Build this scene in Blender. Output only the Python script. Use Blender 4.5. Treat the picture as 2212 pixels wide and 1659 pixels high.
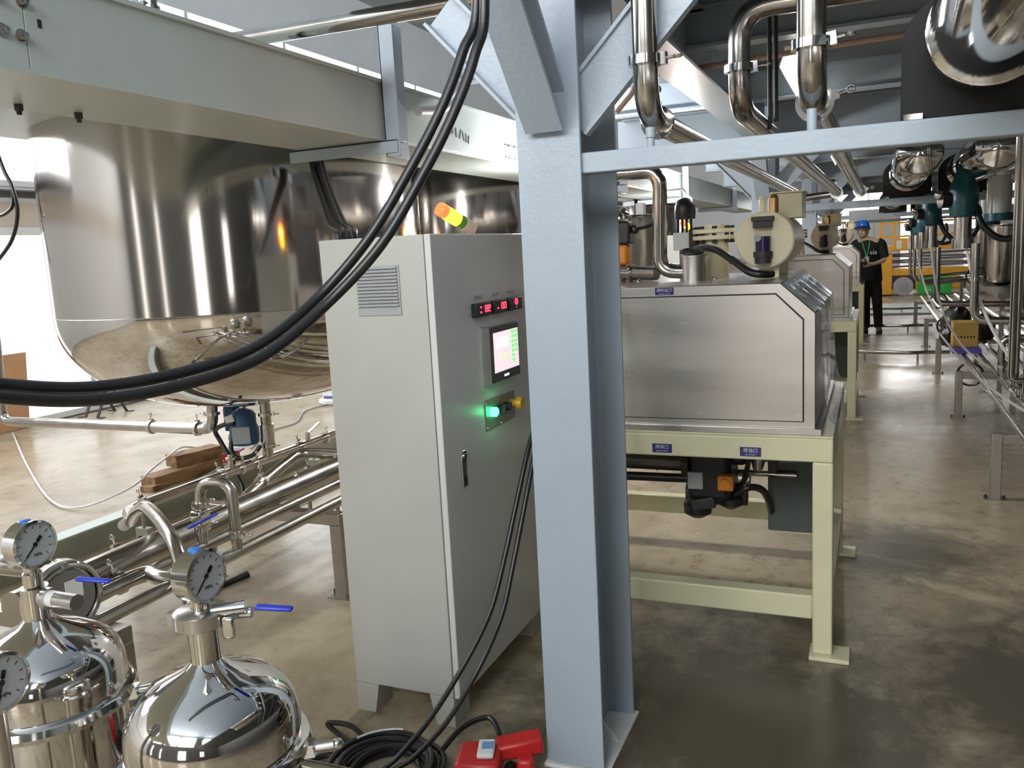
import bpy, math, random
from mathutils import Vector, Matrix
random.seed(7)
for o in list(bpy.data.objects): bpy.data.objects.remove(o)
S = bpy.context.scene
COL = S.collection
PI = math.pi
# ------------------------------------------------------------------ camera
F_PX, W_PX = 1822.47, 2212.0
yaw, pitch, roll = -.408709, .154153, -.0532047
fw = Vector((math.sin(yaw), math.cos(yaw), 0)); rt = Vector((math.cos(yaw), -math.sin(yaw), 0)); up = Vector((0, 0, 1))
f2 = fw*math.cos(pitch) - up*math.sin(pitch); u2 = up*math.cos(pitch) + fw*math.sin(pitch)
r3 = rt*math.cos(roll) + u2*math.sin(roll); u3 = u2*math.cos(roll) - rt*math.sin(roll)
cd = bpy.data.cameras.new('camera'); cam = bpy.data.objects.new('camera', cd); COL.objects.link(cam)
cd.sensor_fit = 'HORIZONTAL'; cd.sensor_width = 36; cd.lens = 36*F_PX/W_PX; cd.clip_start = .05; cd.clip_end = 200
m = Matrix((r3, u3, -f2)).transposed().to_4x4(); m.translation = Vector((0, 0, 1.55)); cam.matrix_world = m
S.camera = cam
# ------------------------------------------------------------------ world, exposure
S.view_settings.view_transform = 'Standard'; S.view_settings.look = 'None'
S.view_settings.exposure = 0.0; S.view_settings.gamma = 1; S.view_settings.use_curve_mapping = False
wd = bpy.data.worlds.new('world'); S.world = wd; wd.use_nodes = True
wd.node_tree.nodes['Background'].inputs[0].default_value = (.75, .85, 1, 1)
wd.node_tree.nodes['Background'].inputs[1].default_value = .6
# daylight through the left and far windows, and added light from behind the camera
def area(name, loc, rot, sx, sy, power, col=(1, 1, 1)):
    l = bpy.data.lights.new(name, 'AREA'); l.shape = 'RECTANGLE'; l.size = sx; l.size_y = sy; l.energy = power; l.color = col
    o = bpy.data.objects.new(name, l); COL.objects.link(o); o.location = loc; o.rotation_euler = rot
    return o
L_WIN, L_FAR, L_FRONT = 540, 90, 1250
area('window_daylight', (-8.0, 8.5, 3.7), (0, -PI/2*.80, 0), 2.4, 16, L_WIN, (.95, .97, 1))
for wx, ww in ((-6.2, 2.2), (-3.2, 2.2), (-.4, 2.6), (3.4, 1.6)): area('window_daylight_front', (wx, -5.80, 4.95), (-PI/2*.78, 0, PI), ww, 2.6, L_FRONT*ww/9.4, (.95, .98, 1))  # fill light added behind the camera, set at unseen high windows
area('window_daylight_far', (1.5, 26.6, 2.2), (-PI/2, 0, 0), 7.0, 2.2, L_FAR, (1, .98, .95))

# ------------------------------------------------------------------ materials
def new_mat(name):
    mt = bpy.data.materials.new(name); mt.use_nodes = True
    nt = mt.node_tree; return mt, nt, nt.nodes['Principled BSDF']
def noise(nt, scale, detail=4, rough=.55, vec=None, dist=0, sc=None):
    n = nt.nodes.new('ShaderNodeTexNoise'); n.inputs['Scale'].default_value = scale; n.inputs['Detail'].default_value = detail
    n.inputs['Roughness'].default_value = rough; n.inputs['Distortion'].default_value = dist
    tc = nt.nodes.new('ShaderNodeTexCoord')
    if sc:
        mp = nt.nodes.new('ShaderNodeMapping'); mp.inputs['Scale'].default_value = sc
        nt.links.new(tc.outputs['Object'], mp.inputs[0]); nt.links.new(mp.outputs[0], n.inputs[0])
    else: nt.links.new(tc.outputs['Object'], n.inputs[0])
    return n
def ramp(nt, src, stops):
    r = nt.nodes.new('ShaderNodeValToRGB'); e = r.color_ramp.elements
    while len(e) > 1: e.remove(e[-1])
    for i, (p, c) in enumerate(stops):
        k = e[0] if i == 0 else e.new(p)
        k.position = p; k.color = c if isinstance(c, tuple) and len(c) == 4 else ((*c, 1) if isinstance(c, tuple) else (c, c, c, 1))
    nt.links.new(src, r.inputs[0]); return r
def bump(nt, src, b, strength=.2, dist=.01):
    k = nt.nodes.new('ShaderNodeBump'); k.inputs['Strength'].default_value = strength; k.inputs['Distance'].default_value = dist
    nt.links.new(src, k.inputs['Height']); nt.links.new(k.outputs[0], b.inputs['Normal'])
def paint(name, col, rough=.45, var=.08, scale=6, bmp=0, bscale=40, metal=0, coat=0):
    mt, nt, b = new_mat(name)
    n = noise(nt, scale, 5)
    lo = tuple(max(0, c*(1-var)) for c in col); hi = tuple(min(1, c*(1+var)) for c in col)
    r = ramp(nt, n.outputs[0], [(.3, lo), (.7, hi)]); nt.links.new(r.outputs[0], b.inputs['Base Color'])
    b.inputs['Roughness'].default_value = rough; b.inputs['Metallic'].default_value = metal; b.inputs['Coat Weight'].default_value = coat
    if bmp:
        n2 = noise(nt, bscale, 3); bump(nt, n2.outputs[0], b, bmp)
    return mt
def steel(name, col=(.62, .6, .58), rough=.2, rvar=.1, scale=3, stretch=None, bmp=0):
    mt, nt, b = new_mat(name); b.inputs['Metallic'].default_value = 1
    n = noise(nt, scale, 5, sc=stretch)
    r = ramp(nt, n.outputs[0], [(.3, tuple(c*.88 for c in col)), (.7, tuple(min(1, c*1.08) for c in col))]); nt.links.new(r.outputs[0], b.inputs['Base Color'])
    rr = ramp(nt, n.outputs[0], [(.25, max(.02, rough-rvar)), (.75, rough+rvar)]); nt.links.new(rr.outputs[0], b.inputs['Roughness'])
    if bmp: bump(nt, n.outputs[0], b, bmp, .002)
    return mt
def emit(name, col, strength):
    mt, nt, b = new_mat(name); b.inputs['Base Color'].default_value = (*col, 1)
    b.inputs['Emission Color'].default_value = (*col, 1); b.inputs['Emission Strength'].default_value = strength; return mt
def clear(name, col=(1, 1, 1), fac=.82, rough=.05, milky=False):
    mt, nt, b = new_mat(name); b.inputs['Base Color'].default_value = (*(col if milky else (.03, .03, .03)), 1); b.inputs['Roughness'].default_value = rough
    b.inputs['Specular IOR Level'].default_value = .9
    tr = nt.nodes.new('ShaderNodeBsdfTransparent'); tr.inputs[0].default_value = (*col, 1)
    mx = nt.nodes.new('ShaderNodeMixShader'); mx.inputs[0].default_value = fac
    out = nt.nodes['Material Output']
    nt.links.new(b.outputs[0], mx.inputs[1]); nt.links.new(tr.outputs[0], mx.inputs[2]); nt.links.new(mx.outputs[0], out.inputs[0]); return mt

M = {}
M['blue_steel'] = paint('blue_grey_paint', (.36, .42, .48), .36, .05, 3, .12, 55)
M['girder'] = paint('girder_grey_green_paint', (.54, .60, .565), .38, .05, 2, .05, 30)
M['cab'] = paint('cabinet_grey_paint', (.46, .46, .42), .42, .04, 2, .05, 220)
M['cabdoor'] = paint('cabinet_door_paint', (.62, .61, .59), .36, .04, 2, .05, 220)
M['cream'] = paint('cream_machine_paint', (.70, .66, .44), .3, .06, 4, .06, 30)
M['drum'] = paint('cream_drum_paint', (.76, .69, .48), .35, .05, 4)
M['olive'] = paint('channel_olive_paint', (.30, .32, .25), .5, .1, 5)
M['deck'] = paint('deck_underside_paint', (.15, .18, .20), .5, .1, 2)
M['wall'] = paint('white_wall_paint', (.80, .80, .80), .7, .03, 2)
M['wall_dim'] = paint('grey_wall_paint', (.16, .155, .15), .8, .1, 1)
M['black'] = paint('black_plastic', (.012, .012, .013), .4, .2, 8)
M['matte_black'] = paint('matte_black_plate', (.010, .010, .011), .8, .2, 8)
M['rubber'] = paint('black_rubber', (.016, .015, .016), .33, .2, 12)
M['dark'] = paint('dark_iron', (.035, .033, .032), .5, .3, 10)
M['polish'] = steel('polished_stainless', (.66, .63, .60), .06, .03, 4)
M['pipe'] = steel('pipe_stainless', (.48, .45, .415), .20, .07, 8)
M['satin'] = steel('satin_stainless', (.58, .56, .54), .30, .07, 5, (1, 1, .3))
M['tank'] = steel('tank_brushed_stainless', (.53, .49, .46), .10, .03, 1.2, (1, 1, .08))
M['tank_dish'] = steel('tank_polished_dish', (.62, .58, .55), .05, .03, 3)
M['panel'] = steel('machine_panel_stainless', (.60, .57, .545), .30, .06, 3, (.3, 1, 2.5))
M['legsteel'] = steel('bench_leg_stainless', (.46, .42, .38), .35, .08, 6, (1, 1, .3))
M['chrome'] = steel('chrome_fittings', (.7, .69, .67), .09, .04, 10)
M['brass'] = steel('brass', (.65, .45, .2), .3, .05, 10)
M['bluehandle'] = paint('blue_vinyl_handle', (.03, .05, .52), .35, .05, 8)
M['bluecap'] = paint('blue_rubber_plug', (.06, .2, .6), .45, .05, 8)
M['bluehousing'] = paint('blue_actuator_paint', (.04, .11, .24), .4, .15, 8)
M['teal'] = paint('teal_actuator_paint', (.012, .085, .105), .25, .15, 8)
M['greylabel'] = paint('grey_label', (.35, .37, .38), .4, .08, 6)
M['dial'] = paint('dial_white', (.72, .73, .76), .5, .02, 5)
M['ink'] = paint('ink_black', (.02, .02, .025), .5, .1, 5)
M['white'] = paint('white_plastic', (.78, .78, .77), .4, .03, 5)
M['red'] = paint('red_paint', (.55, .02, .02), .35, .15, 8)
M['yellow'] = paint('yellow_plastic', (.75, .42, .02), .35, .05, 8)
M['liftyellow'] = paint('lift_yellow_paint', (.78, .40, .04), .4, .06, 3)
M['green'] = paint('lift_green_panel', (.04, .45, .08), .4, .06, 3)
M['orange'] = paint('orange_valve_paint', (.62, .22, .02), .4, .1, 8)
M['signblue'] = paint('sign_navy', (.035, .03, .16), .3, .05, 8)
M['signtext'] = paint('sign_white_print', (.75, .75, .78), .4, .02, 8)
M['wood'] = None
def wood():
    mt, nt, b = new_mat('weathered_timber'); n = noise(nt, 3, 6, .6, sc=(6, 1, 6), dist=.5)
    r = ramp(nt, n.outputs[0], [(.3, (.12, .06, .025)), (.55, (.30, .17, .08)), (.75, (.42, .27, .14))]); nt.links.new(r.outputs[0], b.inputs['Base Color'])
    b.inputs['Roughness'].default_value = .75; bump(nt, n.outputs[0], b, .3); return mt
M['wood'] = wood()
M['plywood'] = paint('orange_plywood', (.62, .34, .18), .6, .12, 3)
M['carton'] = paint('brown_carton', (.55, .36, .08), .7, .08, 5)
M['purple'] = paint('purple_tray', (.12, .09, .45), .5, .06, 5)
M['skin'] = paint('skin', (.68, .46, .36), .5, .05, 9)
M['shirt'] = paint('black_shirt', (.010, .011, .012), .85, .2, 14)
M['trouser'] = paint('black_trousers', (.007, .007, .008), .85, .2, 14)
M['shoe'] = paint('dark_brown_shoe', (.02, .015, .012), .6, .2, 14)
M['hair'] = paint('black_hair', (.01, .009, .009), .6, .2, 20)
M['helmet'] = paint('blue_helmet', (.02, .12, .55), .25, .04, 6)
M['lanyard'] = paint('green_lanyard', (.03, .42, .10), .6, .05, 6)
M['glass'] = clear('clear_glass', (.98, .99, .99), .93, .03)
M['film'] = clear('clear_plastic_film', (.95, .97, .99), .80, .06)
M['tubeclear'] = clear('clear_hose', (.85, .83, .80), .45, .25, True)
M['liquid'] = paint('purple_oil', (.03, .02, .09), .1, .05, 6)
M['lamp'] = emit('fluorescent_tube', (1, .97, .92), 44)
M['winpane'] = emit('daylight_window_pane', (.93, .96, 1), 3.2)
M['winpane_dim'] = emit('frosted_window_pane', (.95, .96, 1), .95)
M['winpane_back'] = emit('back_window_pane', (1, .98, .95), 3.0)
M['flood'] = emit('flood_lamp_bulb', (1, .99, .97), 800)
M['screen'] = emit('touch_screen_pink', (.85, .72, .76), .95)
M['screen_green'] = emit('touch_screen_green', (.28, .85, .3), .9)
M['screen_white'] = emit('touch_screen_white', (.95, .92, .98), 1.0)
M['screen_yellow'] = emit('touch_screen_yellow', (.9, .8, .5), .95)
M['digit'] = emit('red_led_digit', (1, .04, .09), 2.6)
M['greenled'] = emit('green_pilot_light', (.05, 1, .35), 7)
M['beacon_yellow'] = emit('beacon_lit_amber', (1, .62, .02), 5.5)
M['beacon_red'] = emit('beacon_lit_red_orange', (1, .16, .05), 1.6)
M['beacon_green'] = paint('beacon_green_plastic', (.1, .3, .05), .25, .05, 8)
M['beacon_base'] = paint('beacon_base_plastic', (.62, .52, .46), .4, .05, 8)

def floor_mat():
    mt, nt, b = new_mat('worn_wet_concrete_floor')
    big = noise(nt, .55, 6, .6, dist=.8); mid = noise(nt, 2.4, 8, .65, dist=.5); fine = noise(nt, 11, 8, .7, sc=(1, .7, 1))
    base = ramp(nt, mid.outputs[0], [(.30, (.31, .245, .155)), (.55, (.43, .355, .245)), (.75, (.49, .425, .315))])
    st = ramp(nt, fine.outputs[0], [(.33, (.32, .29, .25)), (.43, (.80, .78, .75)), (.52, (1, 1, 1))])
    mk = ramp(nt, big.outputs[0], [(.40, .15), (.60, 1.)])
    mx = nt.nodes.new('ShaderNodeMix'); mx.data_type = 'RGBA'; mx.blend_type = 'MULTIPLY'
    nt.links.new(mk.outputs[0], mx.inputs['Factor']); nt.links.new(base.outputs[0], mx.inputs['A']); nt.links.new(st.outputs[0], mx.inputs['B'])
    # dirt mottling plus painted shade around the column foot and the aisle corner
    tc = nt.nodes.new('ShaderNodeTexCoord'); dirt_shade_n = noise(nt, 5.5, 9, .75, dist=.5); msk = None
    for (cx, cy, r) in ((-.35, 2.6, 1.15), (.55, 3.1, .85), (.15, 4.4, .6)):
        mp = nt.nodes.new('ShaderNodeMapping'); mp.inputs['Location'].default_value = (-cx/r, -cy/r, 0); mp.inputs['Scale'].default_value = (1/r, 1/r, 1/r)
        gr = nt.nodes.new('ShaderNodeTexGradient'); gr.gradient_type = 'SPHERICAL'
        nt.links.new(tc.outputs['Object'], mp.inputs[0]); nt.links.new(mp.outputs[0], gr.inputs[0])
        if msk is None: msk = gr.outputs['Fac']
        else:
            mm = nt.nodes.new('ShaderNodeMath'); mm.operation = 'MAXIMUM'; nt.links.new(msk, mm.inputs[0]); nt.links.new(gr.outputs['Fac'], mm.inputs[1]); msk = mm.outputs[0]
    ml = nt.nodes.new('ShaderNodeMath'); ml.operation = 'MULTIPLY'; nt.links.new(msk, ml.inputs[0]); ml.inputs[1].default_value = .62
    ad = nt.nodes.new('ShaderNodeMath'); ad.operation = 'ADD'; nt.links.new(ml.outputs[0], ad.inputs[0]); nt.links.new(dirt_shade_n.outputs[0], ad.inputs[1])
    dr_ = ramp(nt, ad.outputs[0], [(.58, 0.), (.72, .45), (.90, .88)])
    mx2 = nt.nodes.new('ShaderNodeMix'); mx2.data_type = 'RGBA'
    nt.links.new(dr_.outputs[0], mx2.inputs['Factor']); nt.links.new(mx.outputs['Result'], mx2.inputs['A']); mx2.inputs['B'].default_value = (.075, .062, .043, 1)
    nt.links.new(mx2.outputs['Result'], b.inputs['Base Color'])
    rr = ramp(nt, big.outputs[0], [(.36, .20), (.5, .30), (.7, .48)]); nt.links.new(rr.outputs[0], b.inputs['Roughness'])
    bump(nt, mid.outputs[0], b, .05, .02)
    b.inputs['Specular IOR Level'].default_value = .5
    return mt
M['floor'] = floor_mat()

# ------------------------------------------------------------------ mesh helpers
def fillet(pts, rad, n=7):
    pts = [Vector(p) for p in pts]; out = [pts[0]]
    for i in range(1, len(pts)-1):
        a, b, c = pts[i-1], pts[i], pts[i+1]; d1 = (a-b); d2 = (c-b); l = min(rad, d1.length*.49, d2.length*.49)
        d1.normalize(); d2.normalize(); p = b+d1*l; q = b+d2*l
        for k in range(n+1):
            t = k/n; out.append(p*(1-t)**2 + b*2*t*(1-t) + q*t*t)
    out.append(pts[-1]); return out
def spline(pts, n=8):
    P = [Vector(p) for p in pts]; out = []
    for i in range(len(P)-1):
        p0 = P[max(i-1, 0)]; p1 = P[i]; p2 = P[i+1]; p3 = P[min(i+2, len(P)-1)]
        for k in range(n):
            t = k/n; out.append(.5*((2*p1)+(p2-p0)*t+(2*p0-5*p1+4*p2-p3)*t*t+(3*p1-p0-3*p2+p3)*t**3))
    out.append(P[-1]); return out
def frame(d):
    d = Vector(d).normalized(); a = Vector((0, 0, 1)) if abs(d.z) < .9 else Vector((1, 0, 0))
    x = d.cross(a).normalized(); return x, d.cross(x).normalized(), d
class MB:
    def __init__(s): s.v = []; s.f = []
    def add(s, vs, fs):
        b = len(s.v); s.v += [tuple(v) for v in vs]; s.f += [tuple(i+b for i in f) for f in fs]; return s
    def box(s, x0, x1, y0, y1, z0, z1):
        return s.add([(x0,y0,z0),(x1,y0,z0),(x1,y1,z0),(x0,y1,z0),(x0,y0,z1),(x1,y0,z1),(x1,y1,z1),(x0,y1,z1)],
                     [(0,3,2,1),(4,5,6,7),(0,1,5,4),(1,2,6,5),(2,3,7,6),(3,0,4,7)])
    def obox(s, c, sz, ax=None, az=None):          # oriented box: ax = local x direction, az = local z
        c = Vector(c); ax = Vector(ax or (1,0,0)).normalized(); az = Vector(az or (0,0,1)).normalized(); ay = az.cross(ax).normalized(); az = ax.cross(ay)
        h = [k/2 for k in sz]; vs = []
        for dz in (-1, 1):
            for dx, dy in ((-1,-1),(1,-1),(1,1),(-1,1)): vs.append(c+ax*dx*h[0]+ay*dy*h[1]+az*dz*h[2])
        return s.add(vs, [(0,3,2,1),(4,5,6,7),(0,1,5,4),(1,2,6,5),(2,3,7,6),(3,0,4,7)])
    def prism(s, poly, axis, a, b):                # poly in the plane normal to axis
        def P(p, t):
            return (t, p[0], p[1]) if axis == 'x' else ((p[0], t, p[1]) if axis == 'y' else (p[0], p[1], t))
        n = len(poly); vs = [P(p, a) for p in poly]+[P(p, b) for p in poly]
        fs = [tuple(range(n-1, -1, -1)), tuple(range(n, 2*n))]+[(i, (i+1) % n, (i+1) % n+n, i+n) for i in range(n)]
        return s.add(vs, fs)
    def cyl(s, p0, p1, r, seg=20, r2=None):
        p0 = Vector(p0); p1 = Vector(p1); r2 = r if r2 is None else r2; x, y, d = frame(p1-p0); vs = []
        for p, q in ((p0, r), (p1, r2)):
            for k in range(seg):
                a = 2*PI*k/seg; vs.append(p+(x*math.cos(a)+y*math.sin(a))*q)
        return s.add(vs, [(i, (i+1) % seg, (i+1) % seg+seg, i+seg) for i in range(seg)]+[tuple(range(seg-1, -1, -1)), tuple(range(seg, 2*seg))])
    def lathe(s, prof, c=(0,0,0), d=(0,0,1), seg=32):   # prof: (radius, height along d)
        c = Vector(c); x, y, d = frame(d); vs = []; fs = []; n = len(prof)
        for r, h in prof:
            for k in range(seg):
                a = 2*PI*k/seg; vs.append(c+d*h+(x*math.cos(a)+y*math.sin(a))*max(r, 1e-4))
        for i in range(n-1):
            for k in range(seg):
                k2 = (k+1) % seg; fs.append((i*seg+k, i*seg+k2, (i+1)*seg+k2, (i+1)*seg+k))
        fs.append(tuple(range(seg-1, -1, -1))); fs.append(tuple((n-1)*seg+k for k in range(seg)))
        return s.add(vs, fs)
    def sweep(s, pts, r, seg=12, cap=True):
        pts = [Vector(p) for p in pts]; rs = r if isinstance(r, (list, tuple)) else [r]*len(pts)
        n = len(pts); t0 = (pts[1]-pts[0]).normalized(); x, y, _ = frame(t0); vs = []
        pt = t0
        for i, p in enumerate(pts):
            t = (pts[min(i+1, n-1)]-pts[max(i-1, 0)]).normalized()
            q = pt.rotation_difference(t); x = q @ x; y = q @ y; pt = t
            for k in range(seg):
                a = 2*PI*k/seg; vs.append(p+(x*math.cos(a)+y*math.sin(a))*rs[i])
        fs = [(i*seg+k, i*seg+(k+1) % seg, (i+1)*seg+(k+1) % seg, (i+1)*seg+k) for i in range(n-1) for k in range(seg)]
        if cap: fs += [tuple(range(seg-1, -1, -1)), tuple((n-1)*seg+k for k in range(seg))]
        return s.add(vs, fs)
    def pipe(s, pts, r, bend=None, seg=16): return s.sweep(fillet(pts, bend or r*2.2), r, seg)
    def ball(s, c, r, sc=(1,1,1), seg=20, rings=12):
        vs = []; fs = []; c = Vector(c)
        for i in range(rings+1):
            th = PI*i/rings
            for k in range(seg):
                a = 2*PI*k/seg; vs.append(c+Vector((r*sc[0]*math.sin(th)*math.cos(a), r*sc[1]*math.sin(th)*math.sin(a), r*sc[2]*math.cos(th))))
        for i in range(rings):
            for k in range(seg): fs.append((i*seg+k, (i+1)*seg+k, (i+1)*seg+(k+1) % seg, i*seg+(k+1) % seg))
        return s.add(vs, fs)
    def torus(s, c, d, R, r, seg=32, ts=10, a0=0, a1=2*PI):
        c = Vector(c); x, y, d = frame(d); full = abs(a1-a0-2*PI) < 1e-6; n = seg if full else seg+1; vs = []; fs = []
        for i in range(n):
            a = a0+(a1-a0)*i/seg; e = x*math.cos(a)+y*math.sin(a)
            for k in range(ts):
                b = 2*PI*k/ts; vs.append(c+e*(R+r*math.cos(b))+d*r*math.sin(b))
        for i in range(seg):
            j = (i+1) % n
            for k in range(ts): fs.append((i*ts+k, j*ts+k, j*ts+(k+1) % ts, i*ts+(k+1) % ts))
        return s.add(vs, fs)
    def build(s, name, mat, parent=None, label=None, bevel=0, smooth=True, bseg=2):
        me = bpy.data.meshes.new(name); me.from_pydata(s.v, [], s.f); me.validate(); me.update()
        import bmesh
        bm = bmesh.new(); bm.from_mesh(me); bmesh.ops.recalc_face_normals(bm, faces=bm.faces); bm.to_mesh(me); bm.free()
        o = bpy.data.objects.new(name, me); COL.objects.link(o); me.materials.append(M[mat] if isinstance(mat, str) else mat)
        if smooth:
            me.shade_smooth(); me.set_sharp_from_angle(angle=math.radians(38))
        if bevel:
            b = o.modifiers.new('bevel', 'BEVEL'); b.width = bevel; b.segments = bseg; b.limit_method = 'ANGLE'; b.angle_limit = math.radians(40)
            b.harden_normals = False
        if parent is not None:
            o.parent = parent
            if parent.type == 'EMPTY': o.matrix_parent_inverse = Matrix.Translation(-Vector(parent['base']))
        if label: o['label'] = label
        return o
def tag(o, label, cat, group=None):
    o['label'] = label; o['category'] = cat
    if group: o['group'] = group
    return o
def thing(name, label, cat, loc=(0,0,0), group=None):
    o = bpy.data.objects.new(name, None); COL.objects.link(o); o.empty_display_size = .05; o.location = loc; o['base'] = tuple(loc)
    return tag(o, label, cat, group)
def struct(o): o['kind'] = 'structure'; return o
def copy_tree(o, delta=(0,0,0), label=None, parent=None, group=None, skip=()):
    c = o.copy(); COL.objects.link(c); c.parent = parent; c.matrix_parent_inverse = o.matrix_parent_inverse.copy()
    if parent is None:
        c.location = Vector(o.location)+Vector(delta)
        if label: c['label'] = label
        if group: c['group'] = group
    for ch in o.children:
        if ch.name.split('.')[0] in skip: continue
        copy_tree(ch, parent=c)
    return c
def clamp(parent, c, d, r, nut=(0,0,1), nutlen=.03, mat='chrome'):
    """tri-clamp ring round a pipe, with a wing nut on a short bolt"""
    c = Vector(c); d = Vector(d).normalized(); nut = Vector(nut).normalized()
    k = MB().cyl(c-d*.011, c+d*.011, r*1.38, 20).obox(c+nut*(r*1.42), (.018, .03, .022), d.cross(nut), nut).build('clamp', mat, parent)
    MB().cyl(c+nut*r*1.4, c+nut*(r*1.4+nutlen), .004, 8).torus(c+nut*(r*1.4+nutlen+.010), d, .009, .0035, 12, 6).build('wing_nut', mat, k)
    return k
def text(body, name, mat, parent, loc, ax, az, size, extrude=.0006, align='CENTER', label=None):
    """flat lettering lying in the plane spanned by ax (reading direction) and az (up)"""
    cu = bpy.data.curves.new(name, 'FONT'); cu.body = body; cu.size = size; cu.extrude = extrude; cu.align_x = align; cu.align_y = 'CENTER'; cu.resolution_u = 2
    t = bpy.data.objects.new(name, cu); COL.objects.link(t); bpy.context.view_layer.update()
    me = bpy.data.meshes.new_from_object(t.evaluated_get(bpy.context.evaluated_depsgraph_get()))
    ax = Vector(ax).normalized(); az = Vector(az).normalized(); n = ax.cross(az)
    mm = Matrix((ax, az, n)).transposed().to_4x4(); mm.translation = Vector(loc); me.transform(mm)
    bpy.data.objects.remove(t)
    o = bpy.data.objects.new(name, me); COL.objects.link(o); me.materials.clear(); me.materials.append(M[mat]); o.parent = parent
    if parent is not None and parent.type == 'EMPTY': o.matrix_parent_inverse = Matrix.Translation(-Vector(parent['base']))
    if label: o['label'] = label
    return o

# ================================================================== the setting
HX0, HX1, HY0, HY1, HZ = -8.25, 6.5, -6.0, 27.0, 6.6
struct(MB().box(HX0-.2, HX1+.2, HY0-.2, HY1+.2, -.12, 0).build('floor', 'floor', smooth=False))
struct(MB().box(HX0-.2, HX1+.2, HY0-.2, HY1+.2, HZ, HZ+.12).build('ceiling', paint('pale_blue_roof', (.45, .52, .60), .6), smooth=False))
wl = struct(MB().box(HX0-.2, HX0, HY0, HY1, 0, HZ).build('wall_left', 'wall', smooth=False))
struct(MB().box(HX0, HX1, HY1, HY1+.2, 0, HZ).build('wall_back', 'wall', smooth=False))
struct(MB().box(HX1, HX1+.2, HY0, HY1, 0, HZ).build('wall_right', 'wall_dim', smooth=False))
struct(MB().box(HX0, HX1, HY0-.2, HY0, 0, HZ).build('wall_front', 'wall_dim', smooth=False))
MB().box(HX0, HX0+.02, HY0, HY1, 2.10, 2.33).build('sill_band', paint('beige_sill', (.62, .54, .44), .6, .05), wl)
wn = 0
def window_x(x, y0, y1, z0, z1, pane, n, sgn=1):
    """window on a wall normal to x: frame, mullions and separate panes"""
    global wn; wn += 1
    fr = MB().box(x, x+sgn*.05, y0, y1, z0, z0+.06).box(x, x+sgn*.05, y0, y1, z1-.06, z1)
    w = (y1-y0)/n
    for i in range(n+1): fr.box(x, x+sgn*.05, y0+i*w-.03, y0+i*w+.03, z0+.06, z1-.06)
    o = struct(fr.build('window_%d' % wn, 'white', smooth=False))
    for i in range(n): MB().box(x, x+sgn*.015, y0+i*w+.03, y0+(i+1)*w-.03, z0+.06, z1-.06).build('pane', pane, o, smooth=False)
def window_y(y, x0, x1, z0, z1, pane, n, sgn=1):
    global wn; wn += 1
    fr = MB().box(x0, x1, y, y+sgn*.05, z0, z0+.06).box(x0, x1, y, y+sgn*.05, z1-.06, z1)
    w = (x1-x0)/n
    for i in range(n+1): fr.box(x0+i*w-.03, x0+i*w+.03, y, y+sgn*.05, z0+.06, z1-.06)
    o = struct(fr.build('window_%d' % wn, 'white', smooth=False))
    for i in range(n): MB().box(x0+i*w+.03, x0+(i+1)*w-.03, y, y+sgn*.015, z0+.06, z1-.06).build('pane', pane, o, smooth=False)
window_x(HX0, 1.0, 17.0, 2.50, 4.9, 'winpane', 8)
window_x(HX0, 4.6, 9.2, .02, 2.06, 'winpane_dim', 2)  # added glowing panel standing in for the brightly lit lower wall
for wx, ww in ((-6.2, 2.2), (-3.2, 2.2), (-.4, 2.6), (3.4, 1.6)): window_y(HY0, wx-ww/2-.1, wx+ww/2+.1, 3.6, 6.3, 'winpane_back', 2)  # unseen high windows, added to go with the front fill light
for (xa, xb, za, zb) in ((-6.9, -6.55, .3, 2.9), (-4.6, -4.35, .3, 2.6), (-1.35, -.15, .5, 2.6), (2.2, 2.9, 1.0, 2.4)): window_y(HY0, xa, xb, za, zb, 'winpane_back', 1)  # unseen low windows added as bright strips for the steel to reflect
window_y(HY1, -3.0, 5.5, 1.0, 3.4, 'winpane', 6, -1)
# dark service pipe along the left wall under the window
tag(MB().pipe([(HX0+.16, 1, 2.42), (HX0+.16, 20, 2.42)], .05).build('service_pipe', 'dark'), 'dark service pipe running along the white wall below the window', 'pipe')

# mezzanine deck and the beams that carry it
DX0, DX1, DZ = -1.95, 4.2, 2.60
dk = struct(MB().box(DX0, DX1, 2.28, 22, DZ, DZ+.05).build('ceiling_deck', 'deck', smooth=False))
MB().box(.75, DX1, -4.2, 2.27, DZ, DZ+.05).build('deck_plate', 'deck', dk, smooth=False)  # unseen plate added to keep front light off the right side
def ibeam_x(y, x0, x1, zb, h, w, tf=.014, tw=.012):
    return MB().box(x0, x1, y-w/2, y+w/2, zb, zb+tf).box(x0, x1, y-w/2, y+w/2, zb+h-tf, zb+h).box(x0, x1, y-tw/2, y+tw/2, zb+tf, zb+h-tf)
def ibeam_y(x, y0, y1, zb, h, w, tf=.014, tw=.012):
    return MB().box(x-w/2, x+w/2, y0, y1, zb, zb+tf).box(x-w/2, x+w/2, y0, y1, zb+h-tf, zb+h).box(x-tw/2, x+tw/2, y0, y1, zb+tf, zb+h-tf)
COLY = [2.365, 7.20, 12.35, 17.5]
for y in COLY: ibeam_x(y, DX0 if y > 3 else -.895, DX1, 2.30, .299, .175).build('deck_beam', 'blue_steel', dk, smooth=False)
for y in (4.08, 5.80, 9.24, 10.97, 14.4, 16.1): ibeam_x(y, DX0, DX1, 2.42, .179, .1).build('deck_joist', 'blue_steel', dk, smooth=False)
ys = [v for y in COLY for v in (y-.09, y+.09)][1:]+[21.9]
for i in range(0, len(ys), 2): ibeam_y(-.807, ys[i], ys[i+1], 2.30, .299, .175).build('deck_girder', 'blue_steel', dk, smooth=False)

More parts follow.
